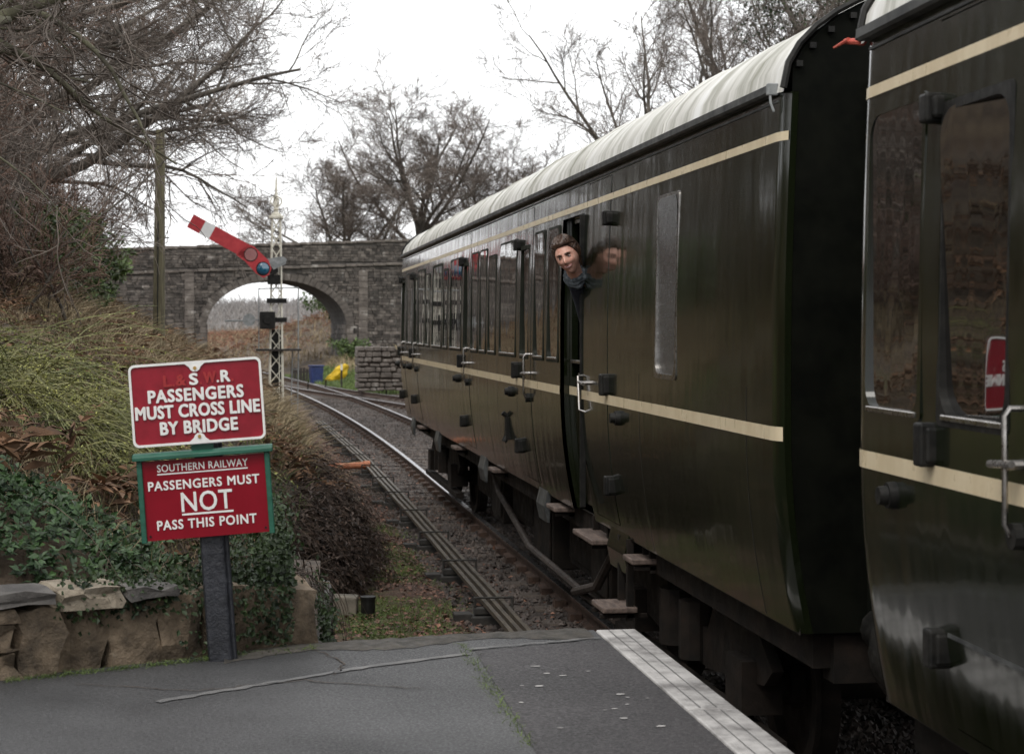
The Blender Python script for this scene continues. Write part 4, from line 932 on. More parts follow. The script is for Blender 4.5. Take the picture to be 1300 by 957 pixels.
def add_window(par, y0, y1, z0, z1, r=.07, w=.02, glass=None, fm=None, depth=.022, tilt=(0, 0), out=.006, xf=None, sill=True):
    fr = frame_mesh(y0, y1, z0, z1, r, w, out, depth + .006 + abs(tilt[0]) * (y1 - y0) / 2, xf).build('window_frame', fm or FRAMEM, par, smooth=True)
    zc, yc = (z0 + z1) / 2, (y0 + y1) / 2; xc = (xf(zc) if xf else -px(zc)) + depth
    lean = math.atan((px(z0) - px(z1)) / (z1 - z0)) if not xf else 0
    poly = rounded(y0 + w * .4 - yc, y1 - w * .4 - yc, z0 + w * .4 - zc, z1 - w * .4 - zc, r, 4)
    mb = MB(); mb.add([(0, a, b) for a, b in poly], [tuple(range(len(poly)))[::-1]])
    p = mb.build('window_pane', glass or GLASS, par, loc=(xc, yc, zc), rot=(0, lean * .7 + tilt[1] - .006, tilt[0]))
    if sill:
        a, b = y0 + w, y1 - w; s = MB().box(-px(z0) - .012, -px(z0) + .02, a + .02, b - .02, z0 + w - .012, z0 + w + .006); s.build('window_sill', CHROME, fr if False else par, bevel=.003, seg=1)
    return fr
def on_side(mb, y0, y1, z0, z1, t, back=.0):
    """small solid lying on the side"""
    xa = min(-px(z0), -px(z1)) - t; xb = max(-px(z0), -px(z1)) + .01
    return mb.box(xa, xb, y0, y1, z0, z1)
def stripe(par, y0, y1, zc, h, Y0, Y1, off=.004, xf=None):
    yy = [y0] + [y for y in (Y0 + .02, Y0 + .05, Y0 + .1, Y1 - .1, Y1 - .05, Y1 - .02) if y0 < y < y1] + [y1]; mb = MB()
    def X(y, z): return (xf(z) if xf else -px(z) + taper(y, Y0, Y1)) - off
    for a, b in zip(yy[:-1], yy[1:]):
        mb.add([(X(a, zc - h / 2), a, zc - h / 2), (X(a, zc + h / 2), a, zc + h / 2), (X(b, zc + h / 2), b, zc + h / 2), (X(b, zc - h / 2), b, zc - h / 2)], [(0, 1, 2, 3)])
    return mb.build('stripe', CREAM, par)
def roof_x(t): return -1.36 * math.cos(t)
def roof_pts(inset=0., n=22):
    P = []
    for i in range(n + 1):
        x = -1.0 + 2 * i / n; x = math.copysign(1 - (1 - abs(x)) ** 1.7, x) if True else x
        z = .56 * (1 - abs(x) ** 2.3) ** .5 if abs(x) < 1 else 0
        P.append((x * (1.345 - inset), 3.40 + z * (1 - inset * .4)))
    return P
def build_car(label, loc, rz, Y0, Y1, windows, doors, recess, steps, near_end, far_end):
    car = thing('railway_carriage', label, 'railway carriage', loc, (0, 0, rz), 'carriages of the train')
    ysplit = {Y0, Y1, Y0 + .03, Y0 + .06, Y0 + .1, Y1 - .1, Y1 - .06, Y1 - .03}
    for w in windows: ysplit |= {w['y'][0], w['y'][1]}
    for d in doors: ysplit |= {d['y'][0], d['y'][1]}
    if recess: ysplit |= set(recess)
    ysplit = sorted(ysplit); zs = sorted(set(ZR) | {z for w in windows for z in w['z']})
    g = .006; body = []; dc = [[] for _ in doors]
    for ya, yb in zip(ysplit[:-1], ysplit[1:]):
        yc = (ya + yb) / 2
        if yb - ya < 1e-6: continue
        for za, zb in zip(zs[:-1], zs[1:]):
            zc = (za + zb) / 2
            if any(w['y'][0] < yc < w['y'][1] and w['z'][0] < zc < w['z'][1] for w in windows): continue
            if recess and recess[0] < yc < recess[1] and zc < 3.15: continue
            k = next((q for q, d in enumerate(doors) if d['y'][0] < yc < d['y'][1] and 1.09 < zc < 3.34), None)
            if k is None: body.append((ya, yb, za, zb))
            else:
                d = doors[k]; a = ya + g if abs(ya - d['y'][0]) < 1e-6 else ya; b = yb - g if abs(yb - d['y'][1]) < 1e-6 else yb
                dc[k].append((a, b, za + (.006 if za == 1.09 else 0), zb - (.006 if zb == 3.34 else 0)))
    skin_cells(body, GREEN, 'body_side', car, Y0, Y1)
    # hidden far side, floor, ends, roof
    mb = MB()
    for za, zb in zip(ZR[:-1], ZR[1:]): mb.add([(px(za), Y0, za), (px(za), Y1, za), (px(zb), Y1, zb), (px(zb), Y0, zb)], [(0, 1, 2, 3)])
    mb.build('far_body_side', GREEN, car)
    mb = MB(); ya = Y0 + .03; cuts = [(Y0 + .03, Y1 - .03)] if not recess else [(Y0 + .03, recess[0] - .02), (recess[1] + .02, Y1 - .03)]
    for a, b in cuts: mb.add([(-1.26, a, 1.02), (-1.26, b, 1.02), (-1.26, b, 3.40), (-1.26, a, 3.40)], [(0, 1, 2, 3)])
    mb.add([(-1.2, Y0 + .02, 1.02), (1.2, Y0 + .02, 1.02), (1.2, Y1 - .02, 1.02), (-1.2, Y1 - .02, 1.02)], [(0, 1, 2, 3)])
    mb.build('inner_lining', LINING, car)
    rp_ = roof_pts()
    for ye, nm in ((Y0, near_end), (Y1, far_end)):
        poly = [(-px(z) + .030, z) for z in ZR] + [(x * .985, z - .01) for x, z in rp_[1:-1]] + [(px(z) - .03, z) for z in ZR[::-1]]
        mb = MB(); mb.add([(a, ye + (.004 if ye == Y0 else -.004), b) for a, b in poly], [tuple(range(len(poly)))])
        e = mb.build('end_panel', ENDBLK, car)
        s = -1 if ye == Y0 else 1
        mb = MB()
        for xx in (-.95, -.48, .48, .95): mb.box(xx - .02, xx + .02, min(ye, ye + s * .03), max(ye, ye + s * .03), 1.1, 3.45)
        mb.box(-.44, .44, min(ye, ye + s * .10), max(ye, ye + s * .10), 1.15, 3.2); mb.build('gangway_plate', ENDBLK, e, bevel=.01, seg=1)
        mb = MB(); mb.tube([(x * 1.003, ye + s * .012, z + .004) for x, z in rp_], .016, 6); mb.build('roof_seal', DARKMET, e, smooth=True)
        mb = MB()
        for a_, b_ in zip(rp_[1:-1], rp_[2:]): mb.box((a_[0] + b_[0]) / 2 * .985 - .014, (a_[0] + b_[0]) / 2 * .985 + .014, min(ye, ye + s * .02), max(ye, ye + s * .02), (a_[1] + b_[1]) / 2 - .055, (a_[1] + b_[1]) / 2 - .03)
        mb.build('rivet_row', DARKMET, e)
    ny_ = int((Y1 - Y0) / .2); mb = MB(); rr = random.Random(2)
    for j in range(ny_ + 1):
        yy = Y0 + (Y1 - Y0) * j / ny_
        e = min(yy - Y0, Y1 - yy); dz = -.0 if e > .1 else -.012
        for x, z in rp_: mb.v.append((x, yy, z + dz + (rr.gauss(0, .002) if abs(x) < 1.3 else 0)))
    k = len(rp_)
    for j in range(ny_):
        for i in range(k - 1): mb.f.append((j * k + i, (j + 1) * k + i, (j + 1) * k + i + 1, j * k + i + 1))
    rf = mb.build('roof', ROOF, car, smooth=True)
    for yy in np.arange(Y0 + 2.3, Y1 - .5, 2.45):
        MB().tube([(x * 1.002, yy, z + .001) for x, z in rp_], .008, 4).build('roof_seam', ROOF, rf, smooth=True)
    for yy in np.arange(Y0 + 1.6, Y1, 3.1):
        mb = MB(); mb.lathe([(.0, .13), (.06, .12), (.13, .06), (.14, .03), (.06, .02), (.06, -.06)], (0, yy, 3.96), 12); mb.build('roof_vent', ROOF, rf, smooth=True)
    for s in (-1, 1):
        mb = MB(); mb.prism([(s * 1.325, 3.39), (s * 1.370, 3.39), (s * 1.380, 3.40), (s * 1.380, 3.432), (s * 1.368, 3.432), (s * 1.362, 3.408), (s * 1.325, 3.408)], Y0 + .13, Y1 - .05)
        gu = mb.build('gutter', GUT, car)
        mb = MB(); mb.box(s * 1.36 - .025, s * 1.36 + .024, Y0 + .10, Y0 + .132, 3.385, 3.438); mb.tube([(s * 1.372, Y0 + .11, 3.39), (s * 1.372, Y0 + .10, 3.35), (s * 1.36, Y0 + .09, 3.31)], .007, 6); mb.build('gutter_end', GREYP, gu, bevel=.004, seg=1)
    MB().box(-px(3.36) - .006, -px(3.36) + .01, Y0 + .10, Y1 - .08, 3.353, 3.363).build('cornice_bead', GUT, car)
    # stripes
    zs_ = [(3.20, .040), (1.90, .062)]
    for zc, h in zs_:
        segs = [(Y0 + .004, Y1 - .004)] if not recess or zc > 3 else [(Y0 + .004, recess[0] - .002), (recess[1] + .002, Y1 - .004)]
        for a, b in segs:
            stripe(car, a, b, zc, h, Y0, Y1)
    # windows that are not in a door
    rt = random.Random(5)
    for w in windows:
        if w.get('door') is None and not w.get('hole'):
            fr = thing_part = None
            o = bpy.data.objects.new('window', None); COL.objects.link(o); o.parent = car; o.empty_display_size = .1
            tl = w.get('tilt', (rt.gauss(0, .004), rt.gauss(0, .004)))
            add_window(o, *w['y'], *w['z'], r=w.get('r', .07), glass=w.get('glass'), fm=w.get('fm'), tilt=tl, w=w.get('w', .02), depth=w.get('depth', .005), sill=w.get('sill', True))
    for q, d in enumerate(doors):
        D_ = skin_cells(dc[q], GREEN, 'door', car, Y0, Y1, off=.003)
        y0, y1 = d['y']; hs = d['hinge']                    # hinge on y1 (far) or y0 (near) edge
        for w in windows:
            if w.get('door') == q: add_window(D_, *w['y'], *w['z'], r=w.get('r', .05), fm=w.get('fm'), glass=w.get('glass'), tilt=w.get('tilt', (rt.gauss(0, .006), rt.gauss(0, .006))), w=w.get('w', .02), depth=w.get('depth', .018), sill=w.get('sill', True))
        yh = y1 if hs == 'far' else y0; yl = y0 if hs == 'far' else y1; sg = 1 if hs == 'far' else -1
        for zc, hh, ww, t in ((3.06, .070, .14, .034), (1.995, .115, .10, .036), (1.35, .10, .10, .036)):
            mb = MB(); on_side(mb, yh - ww * .45, yh + ww * .45, zc - hh / 2, zc + hh / 2, t); on_side(mb, yh - .035, yh + .035, zc - hh / 2 - .012, zc + hh / 2 + .012, t + .018)
            mb.build('hinge', DARKMET, D_, bevel=.01)
        mb = MB(); ys_ = yl + sg * .10; x_ = -px(2.0)
        if d.get('rail', True):
            mb.tube([(x_ + .01, ys_ - sg * .0, 2.14), (x_ - .030, ys_, 2.14), (x_ - .045, ys_, 2.12), (x_ - .045, ys_, 1.82), (x_ - .03, ys_, 1.79), (x_ + .01, ys_, 1.79)], .0095, 8)
            mb.build('grab_rail', CHROME, D_, smooth=True)
            mb = MB(); mb.tube([(-px(1.79) - .001, ys_, 1.785), (-px(1.79) - .03, ys_, 1.785)], .038, 10); mb.build('rail_boss', DARKMET, D_)
        mb = MB(); mb.tube([(-px(1.97), ys_ - sg * .02, 1.985), (-px(1.97) - .05, ys_ - sg * .02, 1.985)], .014, 8); mb.tube([(-px(1.97) - .05, ys_ - sg * .06, 1.99), (-px(1.97) - .05, ys_ + sg * .10, 1.98)], .011, 8); mb.build('door_handle', CHROME, D_, smooth=True)
        if d.get('stop', True):
            mb = MB(); yb = yh + sg * .36; mb.tube([(-px(1.8) + .01, yb, 1.8), (-px(1.8) - .03, yb, 1.8)], [.048, .044], 14); mb.tube([(-px(1.8) - .03, yb, 1.8), (-px(1.8) - .06, yb, 1.8)], [.034, .030], 14); mb.build('door_stop', DARKMET, car, smooth=True)
    # underframe
    mb = MB()
    for s in (-1, 1): mb.box(s * 1.12 - .06, s * 1.12 + .06, Y0 + .1, Y1 - .1, .86, 1.02)
    mb.box(-1.1, 1.1, Y0 + .05, Y0 + .2, .8, 1.02); mb.box(-1.1, 1.1, Y1 - .2, Y1 - .05, .8, 1.02); mb.build('underframe', GRIME, car)
    for yb in (Y0 + 3.0, Y1 - 3.0):
        B = MB()
        for s in (-1, 1):
            B.prism([(yb - 1.75, .62), (yb - 1.45, .80), (yb - .6, .80), (yb - .45, .62), (yb + .45, .62), (yb + .6, .80), (yb + 1.45, .80), (yb + 1.75, .62), (yb + 1.6, .52), (yb + .5, .40), (yb - .5, .40), (yb - 1.6, .52)], s * .99 - .03, s * .99 + .03, axis='x')
            for ya in (yb - 1.3, yb + 1.3):
                B.box(s * 1.0 - .1, s * 1.0 + .12, ya - .16, ya + .16, .34, .62)
            for c_ in (-.25, .25): B.tube([(s * 1.04, yb + c_, .42), (s * 1.04, yb + c_, .76)], .10, 10)
            B.box(s * 1.05 - .04, s * 1.05 + .06, yb - 1.9, yb + 1.9, .24, .30)
        B.box(-.95, .95, yb - .3, yb + .3, .5, .85)
        bo = B.build('bogie', GRIME, car)
        for ya in (yb - 1.3, yb + 1.3):
            Wm = MB()
            for s in (-1, 1): Wm.lathe([(.0, -.06), (.40, -.06), (.455, -.06), (.45, .04), (.475, .05), (.475, .075), (.38, .07), (.36, .02), (.12, .02), (.10, .09), (0, .09)], (0, 0, 0), 28); n_ = 11 * 28
            V_ = Wm.v[:n_]; Wm.v = [(-(b[2]) - .72, ya + b[0], .457 + b[1]) for b in V_] + [((b[2]) + .72, ya + b[0], .457 + b[1]) for b in V_]
            Wm.tube([(-.9, ya, .457), (.9, ya, .457)], .08, 10); Wm.build('wheelset', GRIME, bo, smooth=True)
    mid = (Y0 + Y1) / 2; rr = random.Random(9)
    for a, b, z0, z1, x1 in ((mid - 4.3, mid - 3.6, .28, .95, -1.0), (mid - 3.4, mid - 2.2, .35, .9, -.92), (mid - 1.9, mid - .9, .25, .92, -1.02), (mid - .5, mid + .9, .42, .9, -.95), (mid + 1.3, mid + 2.1, .3, .9, -1.0), (mid + 2.5, mid + 4.1, .40, .95, -.9)):
        mb = MB().box(x1, .8, a, b, z0, z1); mb.box(x1 - .02, x1, a + .06, b - .06, z0 + .06, z1 - .06)
        mb.build('equipment_box', GRIME, car, bevel=.02, seg=1)
    mb = MB(); mb.tube([(-1.08, mid - 4.9, .30), (-1.08, mid - 1.0, .34), (-1.02, mid + 1.5, .62), (-1.0, mid + 2.2, .86)], .032, 8); mb.tube([(-1.14, mid - 5.2, .85), (-1.16, mid - 4.6, .5), (-1.12, mid - 3.5, .3)], .035, 8); mb.build('brake_pipe', RUSTP, car, smooth=True)
    for q, (y, z, l, xo, zt) in enumerate(steps):
        mb = MB().box(-1.31 - xo * .8, -1.14 - xo * .5, y - l / 2, y + l / 2, z - .035, z); st = mb.build('footstep', STEPW, car, bevel=.008)
        mb = MB()
        for e in (-l * .35, l * .35): mb.box(-1.20 - xo * .5, -1.16 - xo * .5, y + e - .02, y + e + .02, z - .09, 1.03); mb.box(-1.28 - xo, -1.16, y + e - .02, y + e + .02, z - .07, z - .047)
        mb.build('step_bracket', GRIME, st)
    return car
DG = GREEN
Yn = 7.55                                              # near end of the first carriage
def wy(a, b): return (a - Yn, b - Yn)
W1 = [dict(y=wy(9.43, 9.92), z=(2.09, 3.09), glass=FROST, fm=CHROME, w=.014, sill=False),
      dict(y=wy(13.13, 13.63), z=(2.11, 3.11)), dict(y=wy(13.80, 14.30), z=(2.11, 3.11)),
      dict(y=wy(14.56, 15.02), z=(2.11, 3.03), door=0), dict(y=wy(15.27, 16.28), z=(2.11, 3.11)),
      dict(y=wy(16.55, 17.07), z=(2.11, 3.03), r=.05), dict(y=wy(17.22, 17.72), z=(2.11, 3.11)), dict(y=wy(17.87, 18.42), z=(2.11, 3.11)),
      dict(y=wy(18.66, 19.06), z=(2.11, 3.03), door=1), dict(y=wy(19.25, 20.35), z=(2.11, 3.11)), dict(y=wy(20.6, 21.08), z=(2.11, 3.03)),
      dict(y=wy(21.25, 22.35), z=(2.11, 3.11)), dict(y=wy(22.68, 23.18), z=(2.11, 3.03)), dict(y=wy(23.35, 24.25), z=(2.11, 3.11)),
      dict(y=wy(24.42, 24.88), z=(2.11, 3.03), door=2), dict(y=wy(25.08, 26.0), z=(2.11, 3.11)), dict(y=wy(26.3, 26.8), z=(2.11, 3.03), door=3)]
D1 = [dict(y=wy(14.42, 15.15), hinge='far'), dict(y=wy(18.54, 19.17), hinge='far'), dict(y=wy(24.33, 25.0), hinge='far'), dict(y=wy(26.18, 26.9), hinge='far'),
      dict(y=wy(11.28, 12.05), hinge='near', rail=False)]
RC = wy(12.19, 13.04)
S1 = [(17.2, 1.0, .4, .02, 0), (13.65, .99, .38, .04, 0), (12.24, .93, .72, .06, 0), (10.85, .95, .28, .03, 0), (11.2, .61, .38, .18, 0), (20.4, 1.0, .45, .02, 0), (24.6, 1.0, .45, .02, 0)]
car1 = build_car('long dark green carriage with cream lines and white roof, a woman leaning out of it', (3.65, Yn, 0), 0, 0, 19.5, W1, D1, RC, [(a - Yn, *r) for a, *r in S1], True, True)
# recessed guard doorway
dep = -1.300
mb = MB()
for yy in RC: 
    for za, zb in zip(ZR[:-4], ZR[1:-3]): mb.add([(-px(za), yy, za), (-px(zb), yy, zb), (dep + .08, yy, zb), (dep + .08, yy, za)], [(0, 1, 2, 3)])
mb.add([(-px(3.15), RC[0], 3.15), (-px(3.15), RC[1], 3.15), (dep + .08, RC[1], 3.15), (dep + .08, RC[0], 3.15)], [(0, 1, 2, 3)])
mb.build('recess_jamb', GREEN, car1)
ya, yb = RC; oy0, oy1 = ya + .12, yb - .10
lean = lambda z: dep - (px(z) - px(1.9)) * .9 * (z < 1.9)
cells = [(a, b, za, zb) for a, b in ((ya + .012, oy0), (oy0, oy1), (oy1, yb - .012)) for za, zb in zip(ZR[1:-4], ZR[2:-3]) if not (a == oy0 and 2.05 < (za + zb) / 2 < 3.08)]
gd = skin_cells(cells, GREEN, 'guard_door', car1, 0, 19.5, xf=lean, inward=.045)
gd['label'] = 'recessed guard door with its window let down'
stripe(gd, ya + .014, yb - .014, 1.90, .062, 0, 19.5, xf=lean); 
mb = MB(); mb.box(dep - .015, dep + .03, oy0 + .01, oy1 - .01, 2.10, 2.125); mb.build('lowered_window_sill', CHROME, gd, bevel=.004, seg=1)
mb = MB(); mb.tube([(dep, oy0 + .05, 1.98), (dep - .05, oy0 + .05, 1.98)], .014, 8); mb.tube([(dep - .05, oy0 + .05, 2.04), (dep - .05, oy0 + .06, 1.94)], .012, 8); mb.build('door_handle', CHROME, gd, smooth=True)
mb = MB(); mb.box(-px(2.2) - .012, -px(2.2) + .03, ya - .022, ya + .004, 1.12, 3.14); mb.build('gap_shadow_strip', DARKMET, car1, bevel=.005, seg=1)  # dark strip painted in for the gap shadow along the recess edge
mb = MB(); mb.tube([(-1.37, ya - .06, 2.03), (-1.405, ya - .06, 2.025), (-1.41, ya - .14, 1.80), (-1.37, ya - .15, 1.785)], .0095, 8); mb.build('grab_rail', CHROME, car1, smooth=True)
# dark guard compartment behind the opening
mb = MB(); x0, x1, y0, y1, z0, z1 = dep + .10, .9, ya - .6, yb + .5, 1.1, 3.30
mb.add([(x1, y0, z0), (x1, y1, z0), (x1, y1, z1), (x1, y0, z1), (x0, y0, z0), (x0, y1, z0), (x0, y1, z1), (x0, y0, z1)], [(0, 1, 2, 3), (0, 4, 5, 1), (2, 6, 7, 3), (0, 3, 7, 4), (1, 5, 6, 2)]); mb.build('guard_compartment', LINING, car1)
# lower flaps under the body, small bracket
for (y, l) in ((18.1, .42), (14.35, .42), (11.35, .55), (22.5, .4), (25.9, .3)):
    y -= Yn; mb = MB(); mb.prism([(-px(1.03) - .004, 1.06), (-px(1.03) - .035, .93), (-px(1.03) - .01, .80), (-px(1.03) + .01, .80), (-px(1.03) + .02, 1.06)], y - l / 2, y + l / 2); mb.build('step_flap', GREEN if l > .5 else GUT, car1, bevel=.004, seg=1)
mb = MB(); y = 15.85 - Yn; on_side(mb, y - .05, y + .05, 1.36, 1.56, .02); mb.tube([(-px(1.5), y, 1.56), (-px(1.5) - .05, y, 1.60)], .022, 8); mb.tube([(-px(1.4), y - .03, 1.42), (-px(1.4) - .05, y - .03, 1.34)], .02, 8); mb.tube([(-px(1.4), y + .04, 1.44), (-px(1.4) - .05, y + .04, 1.34)], .02, 8); mb.build('lamp_bracket', DARKMET, car1)

A2 = R(-1.55)
W2 = [dict(y=(-.69, -.125), z=(2.07, 3.12), r=.09, w=.014, fm=GREEN, tilt=(0, 0), depth=.010), dict(y=(-1.42, -.86), z=(2.07, 3.06), r=.10, w=.018, fm=DARKMET, door=0, tilt=(.150, -.030), depth=.046)]
D2 = [dict(y=(-1.60, -.80), hinge='far')]
for q in range(1, 7):
    o_ = -1.0 - 2.35 * q
    W2 += [dict(y=(o_ - .42, o_ + .14), z=(2.07, 3.06), r=.10, fm=DARKMET, door=q), dict(y=(o_ + .40, o_ + .90), z=(2.07, 3.12), r=.09, fm=DARKMET), dict(y=(o_ - 1.22, o_ - .72), z=(2.07, 3.12), r=.09, fm=DARKMET)]
    D2 += [dict(y=(o_ - .60, o_ + .20), hinge='far')]
for w in W2: w['y'] = tuple(w['y'])
c2 = Vector((2.17, 6.24, 0)); off = Vector((1.37 * math.cos(A2), 1.37 * math.sin(A2), 0))
car2 = build_car('nearest dark green carriage at the right edge with round cornered windows', c2 + off, A2, -19.5, 0, W2, D2, None, [(-1.2, .95, .8, .08, 0), (-5.8, .95, .8, .08, 0)], True, True)
mb = MB(); mb.tube([(-1.33, .02, 3.40), (-1.36, .14, 3.42)], [.014, .010], 8); mb.tube([(-1.36, .10, 3.42), (-1.385, .20, 3.405)], [.009, .004], 8); mb.build('red_bracket', REDLAMP, car2, smooth=True)
mb = MB(); on_side(mb, -1.9, -.86, 1.395, 1.408, .004); mb.build('panel_bead', GUT, car2)
# couplings and buffers between the two carriages
for yy in (10.35, 15.2, 16.42, 17.14, 17.80, 19.2, 20.48, 21.16, 22.5, 23.27, 25.04, 8.05):
    mb = MB(); zz_ = [1.04, 1.2, 1.35, 1.5, 1.65, 1.8, 1.9, 2.0, 2.09]
    for a, b in zip(zz_[:-1], zz_[1:]): mb.add([(-px(a) - .0012, yy - Yn - .004, a), (-px(a) - .0012, yy - Yn + .004, a), (-px(b) - .0012, yy - Yn + .004, b), (-px(b) - .0012, yy - Yn - .004, b)], [(0, 1, 2, 3)])
    mb.build('panel_joint', LINING, car1)
cg = thing('coupling_gear', 'black buffers and hoses between the two carriages', 'coupling', (3.6, 6.9, 0))
mb = MB()
for s in (-.87, .87): mb.tube([(s, .62, 1.05), (s, .1, 1.05)], .09, 12); mb.tube([(s, .1, 1.05), (s, .0, 1.05)], .24, 16); mb.tube([(s, -.6, 1.05), (s, -.1, 1.05)], .09, 12); mb.tube([(s, -.1, 1.05), (s, -.003, 1.05)], .24, 16)
mb.tube([(-.35, .6, .95), (-.36, .3, .6), (-.34, 0, .5), (-.36, -.3, .6), (-.35, -.6, .95)], .03, 8); mb.tube([(0, .6, 1.0), (0, 0, .9), (0, -.6, 1.0)], .05, 8); mb.build('buffers', DARKMET, cg, smooth=True)
mb = MB(); mb.box(-.45, .45, -.62, .55, 1.2, 3.15); mb.build('gangway_bellows', ENDBLK, cg, bevel=.02)

# ------------------------------------------------------------------ lettered sign on its leaning post
PM = 8.05 / 2280
sg = thing('warning_sign', 'leaning post carrying two red enamel signs with white lettering at the platform end', 'sign', (-.125, 8.02, PZ), (0, R(-4.0), R(-2)))
ca4, sa4 = math.cos(R(4.0)), math.sin(R(4.0))
def S(u, v): dx, dz = u - 280, 835 - v; return ((dx * ca4 + dz * sa4) * PM, (-dx * sa4 + dz * ca4) * PM)
def textmesh(txt, wid, cap, m, name, par, c, y, depth=.004, off=0., space=1.0):
    cu = bpy.data.curves.new('lettering', 'FONT'); cu.body = txt; cu.align_x = 'CENTER'; cu.align_y = 'CENTER'; cu.extrude = depth / 2; cu.space_character = space; cu.resolution_u = 3
    ob = bpy.data.objects.new('lettering', cu); COL.objects.link(ob); dg = bpy.context.evaluated_depsgraph_get(); dg.update()
    me = bpy.data.meshes.new_from_object(ob.evaluated_get(dg)); bpy.data.objects.remove(ob)
    co = np.zeros(len(me.vertices) * 3); me.vertices.foreach_get('co', co); co = co.reshape(-1, 3)
    lo, hi = co.min(0), co.max(0); k = np.array([wid / (hi[0] - lo[0]), cap / (hi[1] - lo[1])])
    q = np.stack([(co[:, 0] - (lo[0] + hi[0]) / 2) * k[0] + c[0], -co[:, 2] * (depth / 2) / max(abs(co[:, 2]).max(), 1e-6) + y - depth / 2, (co[:, 1] - (lo[1] + hi[1]) / 2) * k[1] + c[1]], -1)
    me.vertices.foreach_set('co', q.ravel().astype(np.float32)); me.update()
    if off:
        bm = bmesh.new(); e = off * PM * 100
        for n_, (ax_, az_) in enumerate(((0, 0), (1, 0), (-1, 0), (0, .8), (0, -.8), (.7, .6), (-.7, .6), (.7, -.6), (-.7, -.6))):
            b0 = len(bm.verts); bm.from_mesh(me); bm.verts.ensure_lookup_table()
            for v in bm.verts[b0:]: v.co += Vector((ax_ * e, -.00012 * n_, az_ * e))
        bm.to_mesh(me); bm.free()
    me.materials.clear()
    return link(name, me, m, par)
sg.scale = (.955, 1, .988); sg.location.x += .012
# post: old flat-bottom rail like section
mb = MB(); tz = S(272, 560)[1]
mb.prism([(-.052, -.035), (.040, -.035), (.052, -.028), (.055, -.01), (.070, -.012), (.074, .012), (.055, .03), (-.052, .035), (-.060, .0)], -.02, tz, axis='z'); mb.build('post', POSTB, sg, bevel=.004, seg=1)
mb = MB(); mb.prism([(-.045, -.037), (-.025, -.037), (-.025, -.034), (-.045, -.034)], .0, tz, axis='z'); mb.build('post_bead', POSTB, sg)
cx, cz = S(251, 508.5); hw, hh = 169.5 / 2 * PM, 103 / 2 * PM; yf = -.075
up = MB(); up.prism(rounded(cx - hw, cx + hw, cz - hh, cz + hh, .028, 6), yf, yf + .012); upo = up.build('upper_plate', SRED, sg, bevel=.002, seg=1)
O, I = rounded(cx - hw, cx + hw, cz - hh, cz + hh, .028, 6), rounded(cx - hw + .0105, cx + hw - .0105, cz - hh + .0105, cz + hh - .0105, .02, 6)
mb = MB(); k = len(O)
for P_, y_ in ((O, yf + .001), (O, yf - .008), (I, yf - .008), (I, yf + .001)): mb.v += [(a, y_, b) for a, b in P_]
for l in range(3):
    for i in range(k): mb.f.append((l * k + i, l * k + (i + 1) % k, (l + 1) * k + (i + 1) % k, (l + 1) * k + i))
mb.build('raised_border', SWHITE, upo, smooth=False)
for s, zz in ((1, cz + hh - .012), (-1, cz - hh + .012)):
    mb = MB(); mb.prism([(cx - .046, zz + .002 * s), (cx + .046, zz + .002 * s), (cx + .026, zz - s * .014), (cx + .020, zz - s * .026), (cx + .009, zz - s * .034), (cx - .009, zz - s * .034), (cx - .020, zz - s * .026), (cx - .026, zz - s * .014)], yf - .0078, yf - .001); mb.build('fixing_tab', SWHITE, upo)
    mb = MB(); mb.tube([(cx, yf - .012, zz - s * .019), (cx, yf - .006, zz - s * .019)], .008, 10); mb.build('screw', BRASS, upo)
def line(txt, u, v, w, cap, m, par, **k): return textmesh(txt, w * PM, cap * PM, m, 'lettering', par, S(u, v), k.pop('y', yf - .0005), **k)
line('S', 246.4, 479.6, 10, 13.6, SWHITE, upo, depth=.007, off=.0085); line('R', 287.0, 475.6, 11, 13.6, SWHITE, upo, depth=.007, off=.0085); line('.', 277.5, 482.2, 3.2, 3.2, SWHITE, upo, depth=.007)
line('L', 213, 482.5, 9, 13.0, SREDD, upo, depth=.007, off=.0085); line('.', 221.0, 487.8, 3.0, 3.0, SREDD, upo, depth=.007); line('&', 230.0, 481.0, 11.5, 13.0, SREDD, upo, depth=.007, off=.0085); line('.', 255.5, 485, 3.0, 3.0, SREDD, upo, depth=.007); line('W', 267.0, 477.5, 15, 13.2, SREDD, upo, depth=.007, off=.0085); line('.', 296.0, 480.8, 3.0, 3.0, SREDD, upo, depth=.007)
line('PASSENGERS', 249.3, 498.2, 121, 15.2, SWHITE, upo, depth=.007, off=.0085, space=1.1)
line('MUST CROSS LINE', 251.8, 517.8, 158, 15.6, SWHITE, upo, depth=.007, off=.0085, space=1.06)
line('BY BRIDGE', 253.3, 538.3, 98, 15.4, SWHITE, upo, depth=.007, off=.0085, space=1.08)
# lower board in its green frame
cx2, cz2 = S(261.5, 627.5); w2, h2 = 159 / 2 * PM, 99 / 2 * PM; y2 = -.062
lb = MB().box(cx2 - w2, cx2 + w2, y2, y2 + .016, cz2 - h2, cz2 + h2).build('lower_board', SRED2, sg)
MB().box(cx2 - w2 - .020, cx2 - w2 + .004, y2 - .014, y2 + .035, cz2 - h2 - .008, cz2 + h2 + .006).build('frame_side', SGREEN, lb, bevel=.003, seg=1)
MB().box(cx2 + w2 - .004, cx2 + w2 + .020, y2 - .014, y2 + .035, cz2 - h2 - .008, cz2 + h2 + .006).build('frame_side', SGREEN, lb, bevel=.003, seg=1)
MB().prism([(y2 - .034, cz2 + h2 + .006), (y2 - .034, cz2 + h2 + .024), (y2 - .01, cz2 + h2 + .036), (y2 + .06, cz2 + h2 + .036), (y2 + .06, cz2 + h2 + .006)], cx2 - w2 - .036, cx2 + w2 + .036, axis='x').build('frame_cap', SGREEN, lb, bevel=.003, seg=1)
